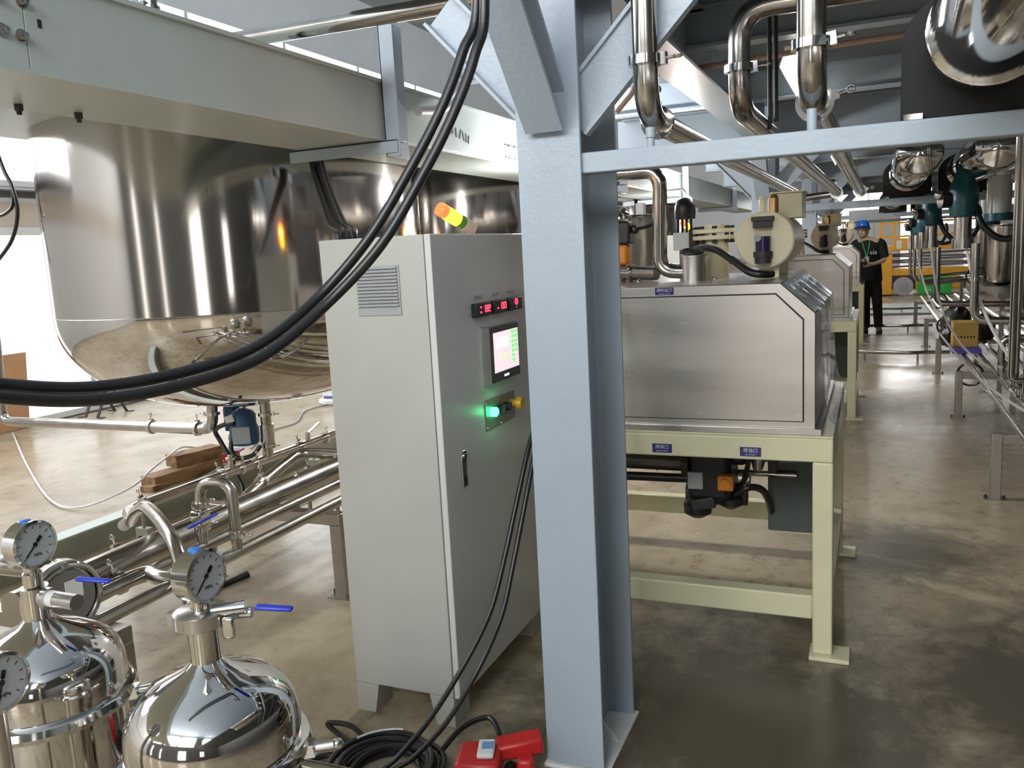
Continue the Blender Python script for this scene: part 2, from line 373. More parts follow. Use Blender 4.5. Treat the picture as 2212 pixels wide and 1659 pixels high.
# ---- lamps under the deck
def lamp(x, y, label, ax='y', z=2.40, ln=1.2):
    t = thing('tube_lamp', label, 'lamp', (x, y, z), 'tube lamps under the deck')
    dx, dy = (ln/2, .05) if ax == 'x' else (.05, ln/2)
    MB().box(x-dx, x+dx, y-dy, y+dy, z+.02, z+.04).prism([(x-.05, z+.02), (x-.075, z-.05), (x-.07, z-.05), (x-.045, z+.02)], 'y', y-dy, y+dy).prism([(x+.05, z+.02), (x+.075, z-.05), (x+.07, z-.05), (x+.045, z+.02)], 'y', y-dy, y+dy).box(x-.01, x+.01, y-.01, y+.01, z+.04, 2.599).build('lamp_housing', 'white', t, bevel=.004)
    d = Vector((1, 0, 0)) if ax == 'x' else Vector((0, 1, 0)); c = Vector((x, y, z-.028))
    MB().cyl(c-d*(ln/2-.03), c+d*(ln/2-.03), .022, 14).build('tube', 'lamp', t)
lamp(-.35, 4.95, 'nearest tube lamp above the aisle between the first two cross beams')
lamp(-.35, 10.1, 'second tube lamp above the aisle beyond the second cross beam')
lamp(-.35, 13.3, 'third tube lamp above the aisle in front of the worker')
lamp(.5, 21.4, 'tube lamp close above the front of the yellow lift')  # extra lamp put in to brighten the lift front
lamp(1.3, 19.9, 'tube lamp right of the aisle shining on the yellow lift')  # another lamp added to brighten the lift
lamp(-.35, 19.6, 'last tube lamp above the aisle near the yellow lift')
def flood(y, label):
    fl = thing('flood_lamp', label, 'lamp', (-1.86, y, 1.95), 'flood lamps on the tank girder')
    MB().box(-2.08, -1.90, y-.01, y+.01, 2.12, 2.14).cyl((-1.90, y, 2.13), (-1.86, y, 2.06), .012, 10).build('lamp_bracket', 'dark', fl)
    MB().ball((-1.86, y, 2.0), .055).build('bulb', 'flood', fl)
flood(5.15, 'round flood lamp on the tank girder, hidden behind the big column')
flood(9.3, 'farther round flood lamp on the tank girder, behind the riser pipe')

# ---- columns (H sections) with knee braces
def make_column():
    t = thing('steel_column', 'large blue-grey steel H column in the foreground beside the control cabinet', 'column', (-.807, 2.365, 0), 'steel columns')
    x0, x1, y0, y1 = -.897, -.717, 2.19, 2.54
    MB().box(x0, x1, y0, y0+.013, .02, 2.3).build('front_flange', 'blue_steel', t, bevel=.002)
    MB().box(x0, x1, y1-.013, y1, .012, 2.3).build('rear_flange', 'blue_steel', t, bevel=.002)
    MB().box(-.812, -.802, y0+.013, y1-.013, .012, 2.3).build('web', 'blue_steel', t, smooth=False)
    MB().box(-.905, -.705, 2.18, 2.555, 0, .012).build('base_plate', 'white', t, bevel=.003)
    MB().prism([(-.802, .012), (-.72, .012), (-.802, .10)], 'y', 2.36, 2.37).build('gusset', 'white', t, smooth=False)
    # knee brace coming toward the camera
    a = Vector((-.807, 2.20, 1.895)); b = Vector((-.807, 1.79, 2.32)); d = (b-a).normalized(); n = Vector((1, 0, 0)).cross(d)
    m = MB(); c = (a+b)/2; L = (b-a).length
    m.obox(c-n*.045, (.105, .012, L), (1, 0, 0), d).obox(c+n*.045, (.105, .012, L), (1, 0, 0), d).obox(c, (.010, .09, L), (1, 0, 0), d)
    m.build('knee_brace', 'blue_steel', t, smooth=False)
    for s in (1, -1):
        y = 2.242 if s > 0 else 2.47; w_ = .036 if s > 0 else .09
        a = Vector((-.807+s*(.05 if s > 0 else .06), y, 1.895 if s > 0 else 1.90)); b = Vector((-.807+s*(.45 if s > 0 else .43), y, 2.30)); d = (b-a).normalized(); n = Vector((0, 1, 0)).cross(d); L = (b-a).length; c = (a+b)/2
        m = MB().obox(c, (.12, .012, L), n, d).obox(c+n*.06, (.01, w_, L), n, d).obox(c-n*.06, (.01, w_, L), n, d)
        m.build('knee_brace', 'blue_steel', t, smooth=False)
    return t
c1 = make_column()
for i in (1, 2, 3):
    copy_tree(c1, (0, COLY[i]-COLY[0], 0), ['', 'blue-grey steel H column with knee braces behind the nearest cream drum', 'slim-looking distant blue-grey column behind the second cream drum', 'farthest blue-grey column of the row along the machines'][i])
# ---- cross beams on which pipes and vessels rest
for i, y in enumerate(COLY):
    o = MB().box(-.80, 2.6, y-.162, y-.102, 1.748, 1.802).build('cross_beam', 'blue_steel', bevel=.004)
    tag(o, ['nearest blue-grey box-section cross beam with glossy paint, right of the big column', 'second blue-grey cross beam carrying a pair of polished vessels', 'third cross beam across the aisle, above the worker', 'farthest cross beam across the aisle'][i], 'beam', 'low cross beams')

# ---- tank girder, platform plate, hanger
GX = -2.08
g = thing('tank_girder', 'long grey-green box girder with bolted joints carrying the big tanks', 'girder', (GX, 1, 2.1))
segs = [(-2.5, 1.68), (1.683, 4.866), (4.869, 8.1), (8.103, 11.3), (11.303, 17.4)]
for a, b in segs: MB().box(GX-.012, GX, a, b, 2.102, 2.345).build('web_plate', 'girder', g, bevel=.0015)
MB().box(-2.55, GX+.002, -2.5, 17.4, 2.09, 2.102).build('bottom_flange', 'girder', g, smooth=False)
MB().box(-2.55, GX+.012, -2.5, 17.4, 2.345, 2.36).build('top_flange', 'girder', g, smooth=False)
for (y, z) in ((1.665, 2.183), (1.611, 2.187), (1.679, 2.273), (1.60, 2.27)):
    MB().cyl((GX, y, z), (GX+.014, y, z), .013, 6).cyl((GX, y, z), (GX+.004, y, z), .018, 16).cyl((GX+.01, y, z), (GX+.024, y, z), .007, 10).build('bolt', 'chrome', g)
MB().box(GX-.001, GX+.0015, 1.72, 1.732, 2.216, 2.238).build('slot', 'ink', g, smooth=False)
for (x, y) in ((-2.47, 1.935), (-2.463, 2.148)):
    MB().cyl((x, y, 2.09), (x, y, 2.07), .014, 6).cyl((x, y, 2.09), (x, y, 2.058), .008, 10).build('underside_bolt', 'dark', g)
for z in (2.20, 2.128):
    for q in range(9): MB().obox((GX+.003, 4.90+q*.045, z), (.036, .012, .006), (0, 1, .25 if q % 2 else -.25)).build('stitch_weld', 'dark', g)
for q, (dy, dz, w, h, ry) in enumerate([(.0, 0, .012, .05, 0), (.05, .0, .012, .055, .5), (.085, 0, .012, .055, -.3), (.12, -.005, .012, .05, 0), (.15, -.008, .012, .045, .2)]):
    MB().obox((GX+.002, 4.23+dy, 2.205+dz-.004*q), (.004, .008, h), (1, 0, 0), (0, ry, 1)).build('raised_mark', 'girder', g, smooth=False)
MB().torus((GX+.002, 4.165, 2.213), (1, 0, 0), .024, .004, 20, 6).build('raised_mark', 'girder', g)
plt = MB().box(-4.62, -2.55, -2.5, 17.4, 2.36, 2.372).build('platform_plate', 'girder', smooth=False)
tag(plt, 'grey platform plate above the big tanks behind the girder', 'platform')
# hanger of angle steel carrying a cable arm
def make_hanger():
    h = thing('angle_hanger', 'blue-grey angle steel hanger with cable arm on the girder above the cabinet', 'bracket', (-2.06, 3.5, 2.0), 'angle hangers on the tank girder')
    MB().box(-2.066, -2.058, 3.46, 3.66, 2.015, 2.62).box(-2.066, -1.99, 3.46, 3.47, 2.015, 2.62).build('post', 'blue_steel', h, bevel=.002)
    MB().box(-2.60, -2.0, 3.452, 3.46, 2.03, 2.088).box(-2.60, -2.0, 3.452, 3.54, 2.08, 2.088).build('arm', 'blue_steel', h, bevel=.002)
    return h
h1 = make_hanger()
copy_tree(h1, (0, 3.9, 0), 'bright blue-grey angle hanger on the girder just right of the big column')
copy_tree(h1, (0, 6.6, 0), 'angle hanger on the girder behind the vertical steel pipe of the nearest machine')
copy_tree(h1, (0, 10.4, 0), 'far angle hanger on the girder left of the nearest cream drum')

# ---- big hanging tanks
def make_tank():
    cx, cy, r = -3.69, 4.35, 1.125
    t = thing('process_tank', 'large brushed stainless tank with polished dished bottom hanging left of the cabinet', 'tank', (cx, cy, .69), 'big hanging tanks')
    MB().lathe([(r, 1.315), (r, 2.36)], (cx, cy, 0), (0, 0, 1), 128).build('shell', 'tank', t)
    prof = []
    for i in range(26):
        a = PI/2*i/25; prof.append((r*math.sin(a)**.86, 1.312-.625*math.cos(a)**.95))
    MB().lathe(prof, (cx, cy, 0), (0, 0, 1), 128).build('dished_bottom', 'tank_dish', t)
    MB().torus((cx, cy, 1.3135), (0, 0, 1), r, .003, 96, 6).build('weld_seam', 'satin', t)
    return t
t1 = make_tank()
for i, y in enumerate((2.65, 5.3, 7.95)):
    copy_tree(t1, (0, y, 0), ['second stainless tank, behind the amber beacon on the cabinet', 'third stainless tank, glimpsed right of the big column', 'fourth stainless tank, farthest of the hanging row'][i])

# ---- control cabinet
def make_cabinet():
    x0, x1, y0, y1, zb, zt = -1.642, -1.262, 2.29, 3.10, .104, 1.62
    t = thing('control_cabinet', 'tall grey electrical control cabinet with touch screen and louvred side', 'cabinet', (x0, y0, 0))
    MB().box(x0, x1, y0, y1, zb, zt).build('body', 'cab', t, bevel=.003)
    d = MB().box(x1+.003, x1+.025, y0, y1, zb-.002, zt).build('door', 'cabdoor', t, bevel=.003)
    for (xa, xb, ya, yb, in_x, in_y) in ((x0, x0+.09, y0, y0+.11, 1, 0), (x1-.09, x1, y0, y0+.11, -1, 0), (x0, x0+.09, y1-.11, y1, 1, 0), (x1-.09, x1, y1-.11, y1, -1, 0)):
        p = [(xa, zb), (xb, zb), (xb-(.02 if in_x > 0 else 0), 0), (xa+(.02 if in_x < 0 else 0), 0)]
        MB().prism(p, 'y', ya, yb).build('foot', 'cab', t, smooth=False)
    # louvred vent on the side facing the camera
    v = MB().box(-1.51, -1.352, y0-.004, y0, 1.376, 1.532).build('vent_plate', paint('vent_grey', (.36, .37, .37), .45), t, bevel=.001)
    for i in range(12):
        z = 1.405+i*.0106
        MB().prism([(y0-.004, z), (y0-.012, z), (y0-.004, z+.009)], 'x', -1.506, -1.358).build('louvre', paint('louvre_grey', (.34, .35, .35), .45) if i == 0 else bpy.data.materials['louvre_grey'], v, smooth=False)
    fx = x1+.025
    # three digital temperature meters and their name plates
    for i, (a, b) in enumerate(((2.545, 2.665), (2.690, 2.800), (2.826, 2.945))):
        mt = MB().box(fx, fx+.022, a, b, 1.341, 1.388).build('digital_meter', 'black', t, bevel=.003)
        MB().box(fx, fx+.003, a+.02, b-.03, 1.405, 1.412).build('name_plate', 'greylabel', t, smooth=False)
        w = (b-a)
        def seg8(yc, zc, hw, hh, on):
            s7 = MB()
            th = .0022; X0, X1 = fx+.022, fx+.0235
            if 'a' in on: s7.box(X0, X1, yc-hw, yc+hw, zc+hh-th, zc+hh+th)
            if 'g' in on: s7.box(X0, X1, yc-hw, yc+hw, zc-th, zc+th)
            if 'd' in on: s7.box(X0, X1, yc-hw, yc+hw, zc-hh-th, zc-hh+th)
            for ch, sy, sz in (('f', -1, 1), ('b', 1, 1), ('e', -1, -1), ('c', 1, -1)):
                if ch in on: s7.box(X0, X1, yc+sy*hw-th, yc+sy*hw+th, min(zc, zc+sz*hh), max(zc, zc+sz*hh))
            s7.build('led_digit', 'digit', mt, smooth=False)
        if i < 2:
            seg8(a+w*.62, 1.367, .008, .010, 'abcdefg' if i == 0 else 'abcdef'); seg8(a+w*.83, 1.367, .008, .010, 'abdefg' if i == 0 else 'abcdef')
            for zz in ((1.374, 1.357) if i == 0 else (1.360,)): MB().box(fx+.022, fx+.0235, a+w*.22, a+w*.30, zz-.003, zz+.003).build('led_dot', 'digit', mt, smooth=False)
        else:
            MB().torus((fx+.0225, a+w*.5, 1.372), (1, 0, 0), .010, .003, 16, 6).build('led_ring', 'digit', mt)
            MB().box(fx+.022, fx+.0235, a+w*.45, a+w*.55, 1.350, 1.353).build('meter_mark', 'white', mt, smooth=False)
    # touch screen
    hm = MB().box(fx, fx+.03, 2.615, 2.875, 1.103, 1.300).build('touch_panel', paint('hmi_bezel', (.05, .05, .055), .35), t, bevel=.004)
    MB().box(fx, fx+.031, 2.611, 2.615, 1.10, 1.303).box(fx, fx+.031, 2.611, 2.875, 1.300, 1.303).build('panel_edge', 'chrome', hm, smooth=False)
    sc = MB().box(fx+.03, fx+.0315, 2.645, 2.862, 1.138, 1.278).build('screen', 'screen', hm, smooth=False)
    MB().box(fx+.0315, fx+.0322, 2.665, 2.77, 1.222, 1.258).build('screen_table', 'screen_white', hm, smooth=False)
    MB().box(fx+.0315, fx+.0322, 2.69, 2.76, 1.182, 1.196).build('screen_field', 'screen_yellow', hm, smooth=False)
    for r_ in range(7):
        for c_ in range(2):
            if r_ > 4 and c_ == 1: continue
            MB().box(fx+.0315, fx+.0324, 2.797+c_*.030, 2.822+c_*.030, 1.262-r_*.017, 1.274-r_*.017).build('screen_button', 'screen_green', hm, smooth=False)
    MB().box(fx+.03, fx+.0312, 2.725, 2.765, 1.116, 1.124).build('maker_mark', 'screen_white', hm, smooth=False)
    # switch plate with pilot light, two knobs and emergency stop
    sp = MB().box(fx, fx+.004, 2.606, 2.866, .940, 1.045).build('switch_plate', paint('switch_plate_steel', (.25, .26, .22), .35, metal=.6), t, bevel=.001)
    for (yy, zz) in ((2.615, .948), (2.857, .948), (2.615, 1.037), (2.857, 1.037), (2.735, .944)): MB().cyl((fx+.004, yy, zz), (fx+.006, yy, zz), .004, 8).build('screw', 'chrome', sp)
    MB().cyl((fx+.004, 2.655, 1.0), (fx+.022, 2.655, 1.0), .017, 20).ball((fx+.022, 2.655, 1.0), .015, (.5, 1, 1)).build('pilot_light', 'greenled', sp, 'lit green pilot light')
    for yy in (2.715, 2.765):
        MB().cyl((fx+.004, yy, 1.0), (fx+.016, yy, 1.0), .014, 20).obox((fx+.022, yy, 1.0), (.02, .008, .03), (1, 0, 0), (0, .5, 1)).build('selector_knob', 'black', sp)
    MB().cyl((fx+.004, 2.83, 1.0), (fx+.03, 2.83, 1.0), .014, 20).cyl((fx+.03, 2.83, 1.0), (fx+.05, 2.83, 1.0), .024, 24, .021).build('emergency_stop', 'yellow', sp, 'yellow mushroom stop button')
    # swing handle
    hd = MB().box(fx, fx+.008, 2.396, 2.430, .795, .918).build('door_handle', 'chrome', d, bevel=.003)
    MB().cyl((fx+.008, 2.412, .90), (fx+.014, 2.412, .90), .009, 16).build('lock', 'chrome', hd)
    pl = bpy.data.lights.new('pilot_glow', 'POINT'); pl.energy = .10; pl.color = (.05, 1, .3); pl.shadow_soft_size = .015
    po = bpy.data.objects.new('pilot_glow', pl); COL.objects.link(po); po.location = (fx+.045, 2.655, 1.0)
    return t
cab1 = make_cabinet()
copy_tree(cab1, (0, 4.43, 0), 'second grey control cabinet hidden behind the nearest machine', skip=('vent_plate',))
# ---- beacon on the cabinet (it lies tilted, lit amber)
def beacon(base, d, label, power):
    b = Vector(base); d = Vector(d).normalized()
    t = thing('signal_beacon', label, 'beacon', base, 'signal beacons')
    p = b+Vector((0, 0, .03))
    MB().box(b.x-.02, b.x+.02, b.y-.02, b.y+.02, b.z, b.z+.006).cyl(b, p+d*.012, .011, 14).build('bracket', 'beacon_base', t)
    MB().cyl(p, p+d*.055, .027, 24).build('base', 'beacon_base', t, bevel=.003)
    MB().cyl(p+d*.055, p+d*.085, .0265, 24).build('green_segment', 'beacon_green', t)
    MB().cyl(p+d*.085, p+d*.15, .0265, 24).build('amber_segment', 'beacon_yellow', t)
    MB().cyl(p+d*.15, p+d*.185, .0265, 24).build('red_segment', 'beacon_red', t, bevel=.004)
    l = bpy.data.lights.new('beacon_glow', 'POINT'); l.energy = power; l.color = (1, .28, .03); l.shadow_soft_size = .03
    o = bpy.data.objects.new('beacon_glow', l); COL.objects.link(o); o.location = p+d*.12+Vector((-.02, .0, .075))
    return t
beacon((-1.44, 3.02, 1.62), (-.32, -.85, .42), 'lit amber and red signal beacon tilted on top of the control cabinet', 1.2)
beacon((-1.44, 7.45, 1.62), (-.32, -.85, .42), 'second lit signal beacon glowing behind the cream flanged vessel', 5)

# ================================================================== cream machines along the aisle
MACH = [0, 4.43, 9.85]
def make_table():
    x0, x1, y0, y1 = -1.52, -.125, 3.13, 4.33
    t = thing('machine_table', 'nearest cream steel machine table with blue outlet signs, right of the big column', 'table', (x1, y0, 0), 'cream machine tables')
    for (lx, ly) in ((x1-.07, y0), (x1-.07, y1-.07), (x0, y0), (x0, y1-.07)):
        l = MB().box(lx, lx+.07, ly, ly+.07, .015, .747).build('leg', 'cream', t, bevel=.006)
        sx = -.01 if lx > -1 else -.06
        MB().box(lx+sx, lx+sx+.14, ly-.03, ly+.09, 0, .016).build('foot_plate', 'cream', l, bevel=.003)
    for ly in (y0, y1-.07):
        MB().box(x0, x1, ly, ly+.07, .747, .836).build('top_rail', 'cream', t, bevel=.006)
        MB().box(x0+.07, x1-.07, ly, ly+.07, .148, .24).build('low_rail', 'cream', t, bevel=.006)
    for lx in (x0, x1-.07):
        MB().box(lx, lx+.07, y0+.07, y1-.07, .747, .836).build('side_rail', 'cream', t, bevel=.006)
        MB().box(lx, lx+.07, y0+.07, y1-.07, .148, .24).build('low_side_rail', 'cream', t, bevel=.006)
    MB().box(x0, x1, y0, y1, .836, .844).build('top_plate', 'cream', t, bevel=.002)
    for (a, b, z0, z1, cn, en) in ((-.779, -.703, .760, .795, '排铁口', 'IRON OUTLET'), (-.449, -.373, .760, .795, '排油口', 'OIL OUTLET')):
        sg = MB().box(a, b, y0-.0015, y0, z0, z1).build('sign_plate', 'signblue', t, smooth=False)
        text(cn, 'lettering', 'signtext', sg, ((a+b)/2, y0-.0016, z1-.013), (1, 0, 0), (0, 0, 1), .0175)
        text(en, 'lettering', 'signtext', sg, ((a+b)/2, y0-.0016, z0+.007), (1, 0, 0), (0, 0, 1), .0068)
    return t
def make_housing():
    x0, y0, y1 = -1.50, 3.15, 4.25
    t = thing('machine_housing', 'nearest stainless machine housing with sloping corner and dark seal round its front', 'machine', (-.2, y0, .844), 'stainless machine housings')
    prof = [(x0, .866), (-.185, .866), (-.185, 1.285), (-.305, 1.395), (x0, 1.395)]
    MB().prism(prof, 'y', y0, y1).build('body', 'panel', t, bevel=.004)
    MB().box(x0-.02, -.165, y0-.012, y1+.012, .844, .868).build('base_flange', 'satin', t, bevel=.002)
    gk = [(x0+.03, .891), (-.2245, .891), (-.2245, 1.264), (-.3195, 1.3585), (x0+.03, 1.3585)]
    MB().prism(gk, 'y', y0-.003, y0).build('gasket', 'ink', t, smooth=False)
    pn = [(x0+.034, .894), (-.229, .894), (-.229, 1.262), (-.321, 1.354), (x0+.034, 1.354)]
    p = MB().prism(pn, 'y', y0-.006, y0-.003).build('front_panel', 'panel', t, bevel=.001)
    for (x, z) in ((-.244, .909), (-.244, 1.225), (-.335, 1.34), (-.9, 1.34), (-.6, .909)):
        MB().cyl((x, y0-.006, z), (x, y0-.0085, z), .0085, 14).build('screw', 'satin', p)
    for x in (-.95, -.62, -.38): MB().ball((x, y0+.5, 1.397), .012, (1, 1, .6), 12, 8).build('dome_bolt', 'chrome', t)
    sg = MB().box(-.757, -.687, y0-.0015, y0, 1.363, 1.391).build('sign_plate', 'signblue', t, smooth=False)
    text('原料出口', 'lettering', 'signtext', sg, (-.722, y0-.0016, 1.380), (1, 0, 0), (0, 0, 1), .0145)
    text('MATERIAL OUTLET', 'lettering', 'signtext', sg, (-.722, y0-.0016, 1.367), (1, 0, 0), (0, 0, 1), .0052)
    return t
def wrinkled(grid, name, mat, parent, th=.0008):
    """thin sheet from a grid of points (rows x cols) with a real thickness"""
    R_, C_ = len(grid), len(grid[0]); v = [p for r in grid for p in r]; f = [(r*C_+c, r*C_+c+1, (r+1)*C_+c+1, (r+1)*C_+c) for r in range(R_-1) for c in range(C_-1)]
    b = MB(); b.add(v, f); o = b.build(name, mat, parent)
    s = o.modifiers.new('solidify', 'SOLIDIFY'); s.thickness = th
    return o
def make_film():
    rnd = random.Random(3); g = []
    path = [(-.31, 1.402), (-.25, 1.348), (-.178, 1.290), (-.170, 1.2), (-.166, 1.08), (-.162, .97), (-.15, .90), (-.118, .868), (-.112, .82), (-.113, .74)]
    for (x, z) in path:
        row = []
        for k in range(19):
            y = 3.17+k*.06; row.append((x+rnd.uniform(0, .006), y+rnd.uniform(-.006, .006), z+rnd.uniform(-.002, .004)))
        g.append(row)
    o = wrinkled(g, 'plastic_film', 'film', None)
    return tag(o, 'clear wrinkled plastic film draped over the sloping side of the nearest housing', 'film')
def make_drum():
    y0, y1, cx, cz, r = 3.55, 4.08, -.403, 1.547, .114
    t = thing('oil_drum', 'nearest cream oil drum lying on its side with level glass on its round end', 'drum', (cx, y0, 1.395), 'cream oil drums')
    MB().lathe([(r-.006, 0), (r, .006), (r, .53), (r-.006, .536)], (cx, y0, cz), (0, 1, 0), 48).build('body', 'drum', t)
    for yy in (y0+.08, y1-.1): MB().box(cx-.03, cx+.05, yy-.03, yy+.03, 1.395, cz-r+.012).build('foot', 'drum', t, bevel=.002)
    bx = MB().box(-.395, -.275, 3.75, 3.95, cz+.085, 1.735).build('filler_box', 'drum', t, bevel=.003)
    MB().box(-.405, -.265, 3.74, 3.96, 1.735, 1.742).build('lid', 'drum', bx, bevel=.002)
    for (x, rr, h) in ((-.418, .014, .06), (-.375, .019, .065)):
        MB().cyl((x, 3.62, cz+.10), (x, 3.62, cz+.10+h), rr, 18).cyl((x, 3.62, cz+.10+h), (x, 3.62, cz+.115+h), rr*1.1, 18, rr*.7).build('breather_cap', 'brass' if rr > .015 else 'drum', t)
    lv = MB().box(-.452, -.365, y0-.03, y0, 1.622, 1.640).box(-.445, -.372, y0-.034, y0, 1.596, 1.622).build('gauge_top', 'dark', t, bevel=.002)
    MB().cyl((-.408, y0-.018, 1.50), (-.408, y0-.018, 1.598), .033, 24).build('level_glass', 'glass', t)
    MB().cyl((-.408, y0-.018, 1.502), (-.408, y0-.018, 1.562), .029, 24).build('oil', 'liquid', t)
    MB().cyl((-.408, y0-.018, 1.48), (-.408, y0-.018, 1.503), .038, 24).cyl((-.408, y0-.018, 1.455), (-.408, y0-.018, 1.48), .032, 24).build('gauge_cup', 'dark', t)
    MB().cyl((-.425, y0-.0525, 1.556), (-.425, y0-.051, 1.556), .014, 20).build('gauge_sticker', 'greylabel', t)
    return t
def make_top_gear():
    """flanged vessel, valves and pipe on the housing"""
    t = thing('flanged_vessel', 'cream flanged vessel with bolted lid standing on the nearest housing', 'vessel', (-.62, 3.75, 1.395), 'cream flanged vessels')
    cx, cy = -.645, 3.80
    MB().cyl((cx, cy, 1.395), (cx, cy, 1.56), .062, 32).build('neck', 'drum', t)
    for z in (1.56, 1.588): MB().cyl((cx, cy, z), (cx, cy, z+.018), .092, 36).build('flange', 'drum', t, bevel=.002)
    for k in range(8):
        a = k*PI/4+.2; p = (cx+.076*math.cos(a), cy+.076*math.sin(a))
        MB().cyl((*p, 1.545), (*p, 1.615), .007, 8).cyl((*p, 1.606), (*p, 1.618), .012, 6).cyl((*p, 1.545), (*p, 1.557), .012, 6).build('flange_bolt', 'dark', t)
    MB().cyl((cx, cy, 1.606), (cx, cy, 1.625), .045, 24).build('lid_boss', 'drum', t)
    p = thing('riser_pipe', 'polished stainless riser pipe with elbows standing left of the cream flanged vessel', 'pipe', (-.832, 3.6, 1.42), 'riser pipes on machines')
    MB().pipe([(-1.05, 3.62, 1.86), (-.832, 3.6, 1.86), (-.842, 3.6, 1.44), (-.71, 3.62, 1.43)], .031, .075, 20).build('tube', 'pipe', p)
    MB().cyl((-.70, 3.62, 1.395), (-.70, 3.62, 1.49), .055, 28).cyl((-.70, 3.62, 1.49), (-.70, 3.62, 1.50), .06, 28).build('pot', 'satin', p)
    w = thing('handwheel_valve', 'black handwheel valve on the pot beside the riser pipe', 'valve', (-.70, 3.62, 1.5), 'handwheel valves')
    MB().torus((-.705, 3.60, 1.515), (.1, -.2, 1), .045, .006, 28, 8).build('handwheel', 'black', w)
    MB().cyl((-.70, 3.62, 1.495), (-.705, 3.60, 1.515), .008, 10).obox((-.705, 3.60, 1.515), (.09, .008, .006), (1, .3, 0)).build('spindle', 'black', w)
    a = thing('electric_actuator', 'black domed electric actuator with pale terminal box behind the riser pipe', 'actuator', (-.76, 3.9, 1.5), 'electric actuators on machines')
    MB().lathe([(.045, 0), (.048, .03), (.046, .06), (.035, .085), (.012, .098)], (-.80, 3.95, 1.66), (0, 0, 1), 24).build('dome', 'black', a)
    MB().cyl((-.80, 3.95, 1.395), (-.80, 3.95, 1.52), .03, 16).build('stand', 'satin', a)
    MB().box(-.85, -.775, 3.91, 3.99, 1.52, 1.60).build('terminal_box', 'white', a, bevel=.004)
    for k in range(4): MB().cyl((-.83+.02*k, 3.93, 1.60), (-.83+.02*k, 3.93, 1.665), .006, 8).build('pillar', 'black', a)
    MB().box(-.775, -.735, 3.90, 3.99, 1.50, 1.615).build('dark_cover', paint('dark_brown_cover', (.03, .02, .015), .5) if 'dark_brown_cover' not in bpy.data.materials else bpy.data.materials['dark_brown_cover'], a, bevel=.004)
    MB().box(-.735, -.70, 3.90, 3.99, 1.50, 1.61).build('tan_cover', paint('tan_cover', (.38, .2, .08), .4) if 'tan_cover' not in bpy.data.materials else bpy.data.materials['tan_cover'], a, bevel=.012)
    h = MB().sweep(spline([(-.74, 3.75, 1.51), (-.68, 3.68, 1.528), (-.60, 3.60, 1.515), (-.52, 3.52, 1.47), (-.45, 3.46, 1.425), (-.40, 3.46, 1.415), (-.37, 3.5, 1.413)]), .015, 12).build('black_hose', 'rubber')
    tag(h, 'thick black hose drooping across the nearest housing under the drum', 'hose', 'hoses on housings')
    v = thing('orange_valve', 'orange bodied valve with silver head peeking out behind the big column', 'valve', (-1.02, 3.7, 1.395), 'orange bodied valves')
    MB().cyl((-1.05, 3.7, 1.395), (-1.05, 3.7, 1.47), .035, 20).cyl((-1.12, 3.7, 1.44), (-.86, 3.62, 1.43), .03, 18).cyl((-.97, 3.655, 1.434), (-.985, 3.66, 1.434), .042, 18).build('pipe_body', 'pipe', v)
    MB().box(-1.11, -1.0, 3.66, 3.74, 1.47, 1.56).build('orange_box', 'orange', v, bevel=.015)
    MB().box(-1.13, -.985, 3.65, 3.75, 1.56, 1.66).cyl((-.985, 3.69, 1.62), (-.955, 3.69, 1.625), .02, 14).build('black_box', 'black', v, bevel=.01)
    MB().lathe([(.06, 0), (.062, .02), (.04, .06), (.02, .07)], (-1.05, 3.7, 1.66), (0, 0, 1), 20).build('silver_head', 'chrome', v)
    q = MB().sweep(spline([(-.955, 3.69, 1.625), (-.90, 3.72, 1.64), (-.84, 3.75, 1.69)]), .008, 8).build('valve_cable', 'rubber')
    tag(q, 'short black cable leaving the black box behind the big column', 'cable', 'short valve cables')
    c = thing('round_canister', 'round brushed canister with flared rim behind the orange valve', 'canister', (-1.15, 4.1, 1.395), 'round canisters')
    MB().cyl((-1.12, 4.08, 1.395), (-1.12, 4.08, 1.69), .14, 36).build('body', 'satin', c)
    MB().torus((-1.12, 4.08, 1.69), (0, 0, 1), .14, .008, 36, 8).build('rim', 'chrome', c)
    MB().box(-1.04, -1.0, 3.98, 4.02, 1.695, 1.75).build('white_tab', 'white', c, bevel=.004)
    return [t, p, w, a, h, v, q, c]
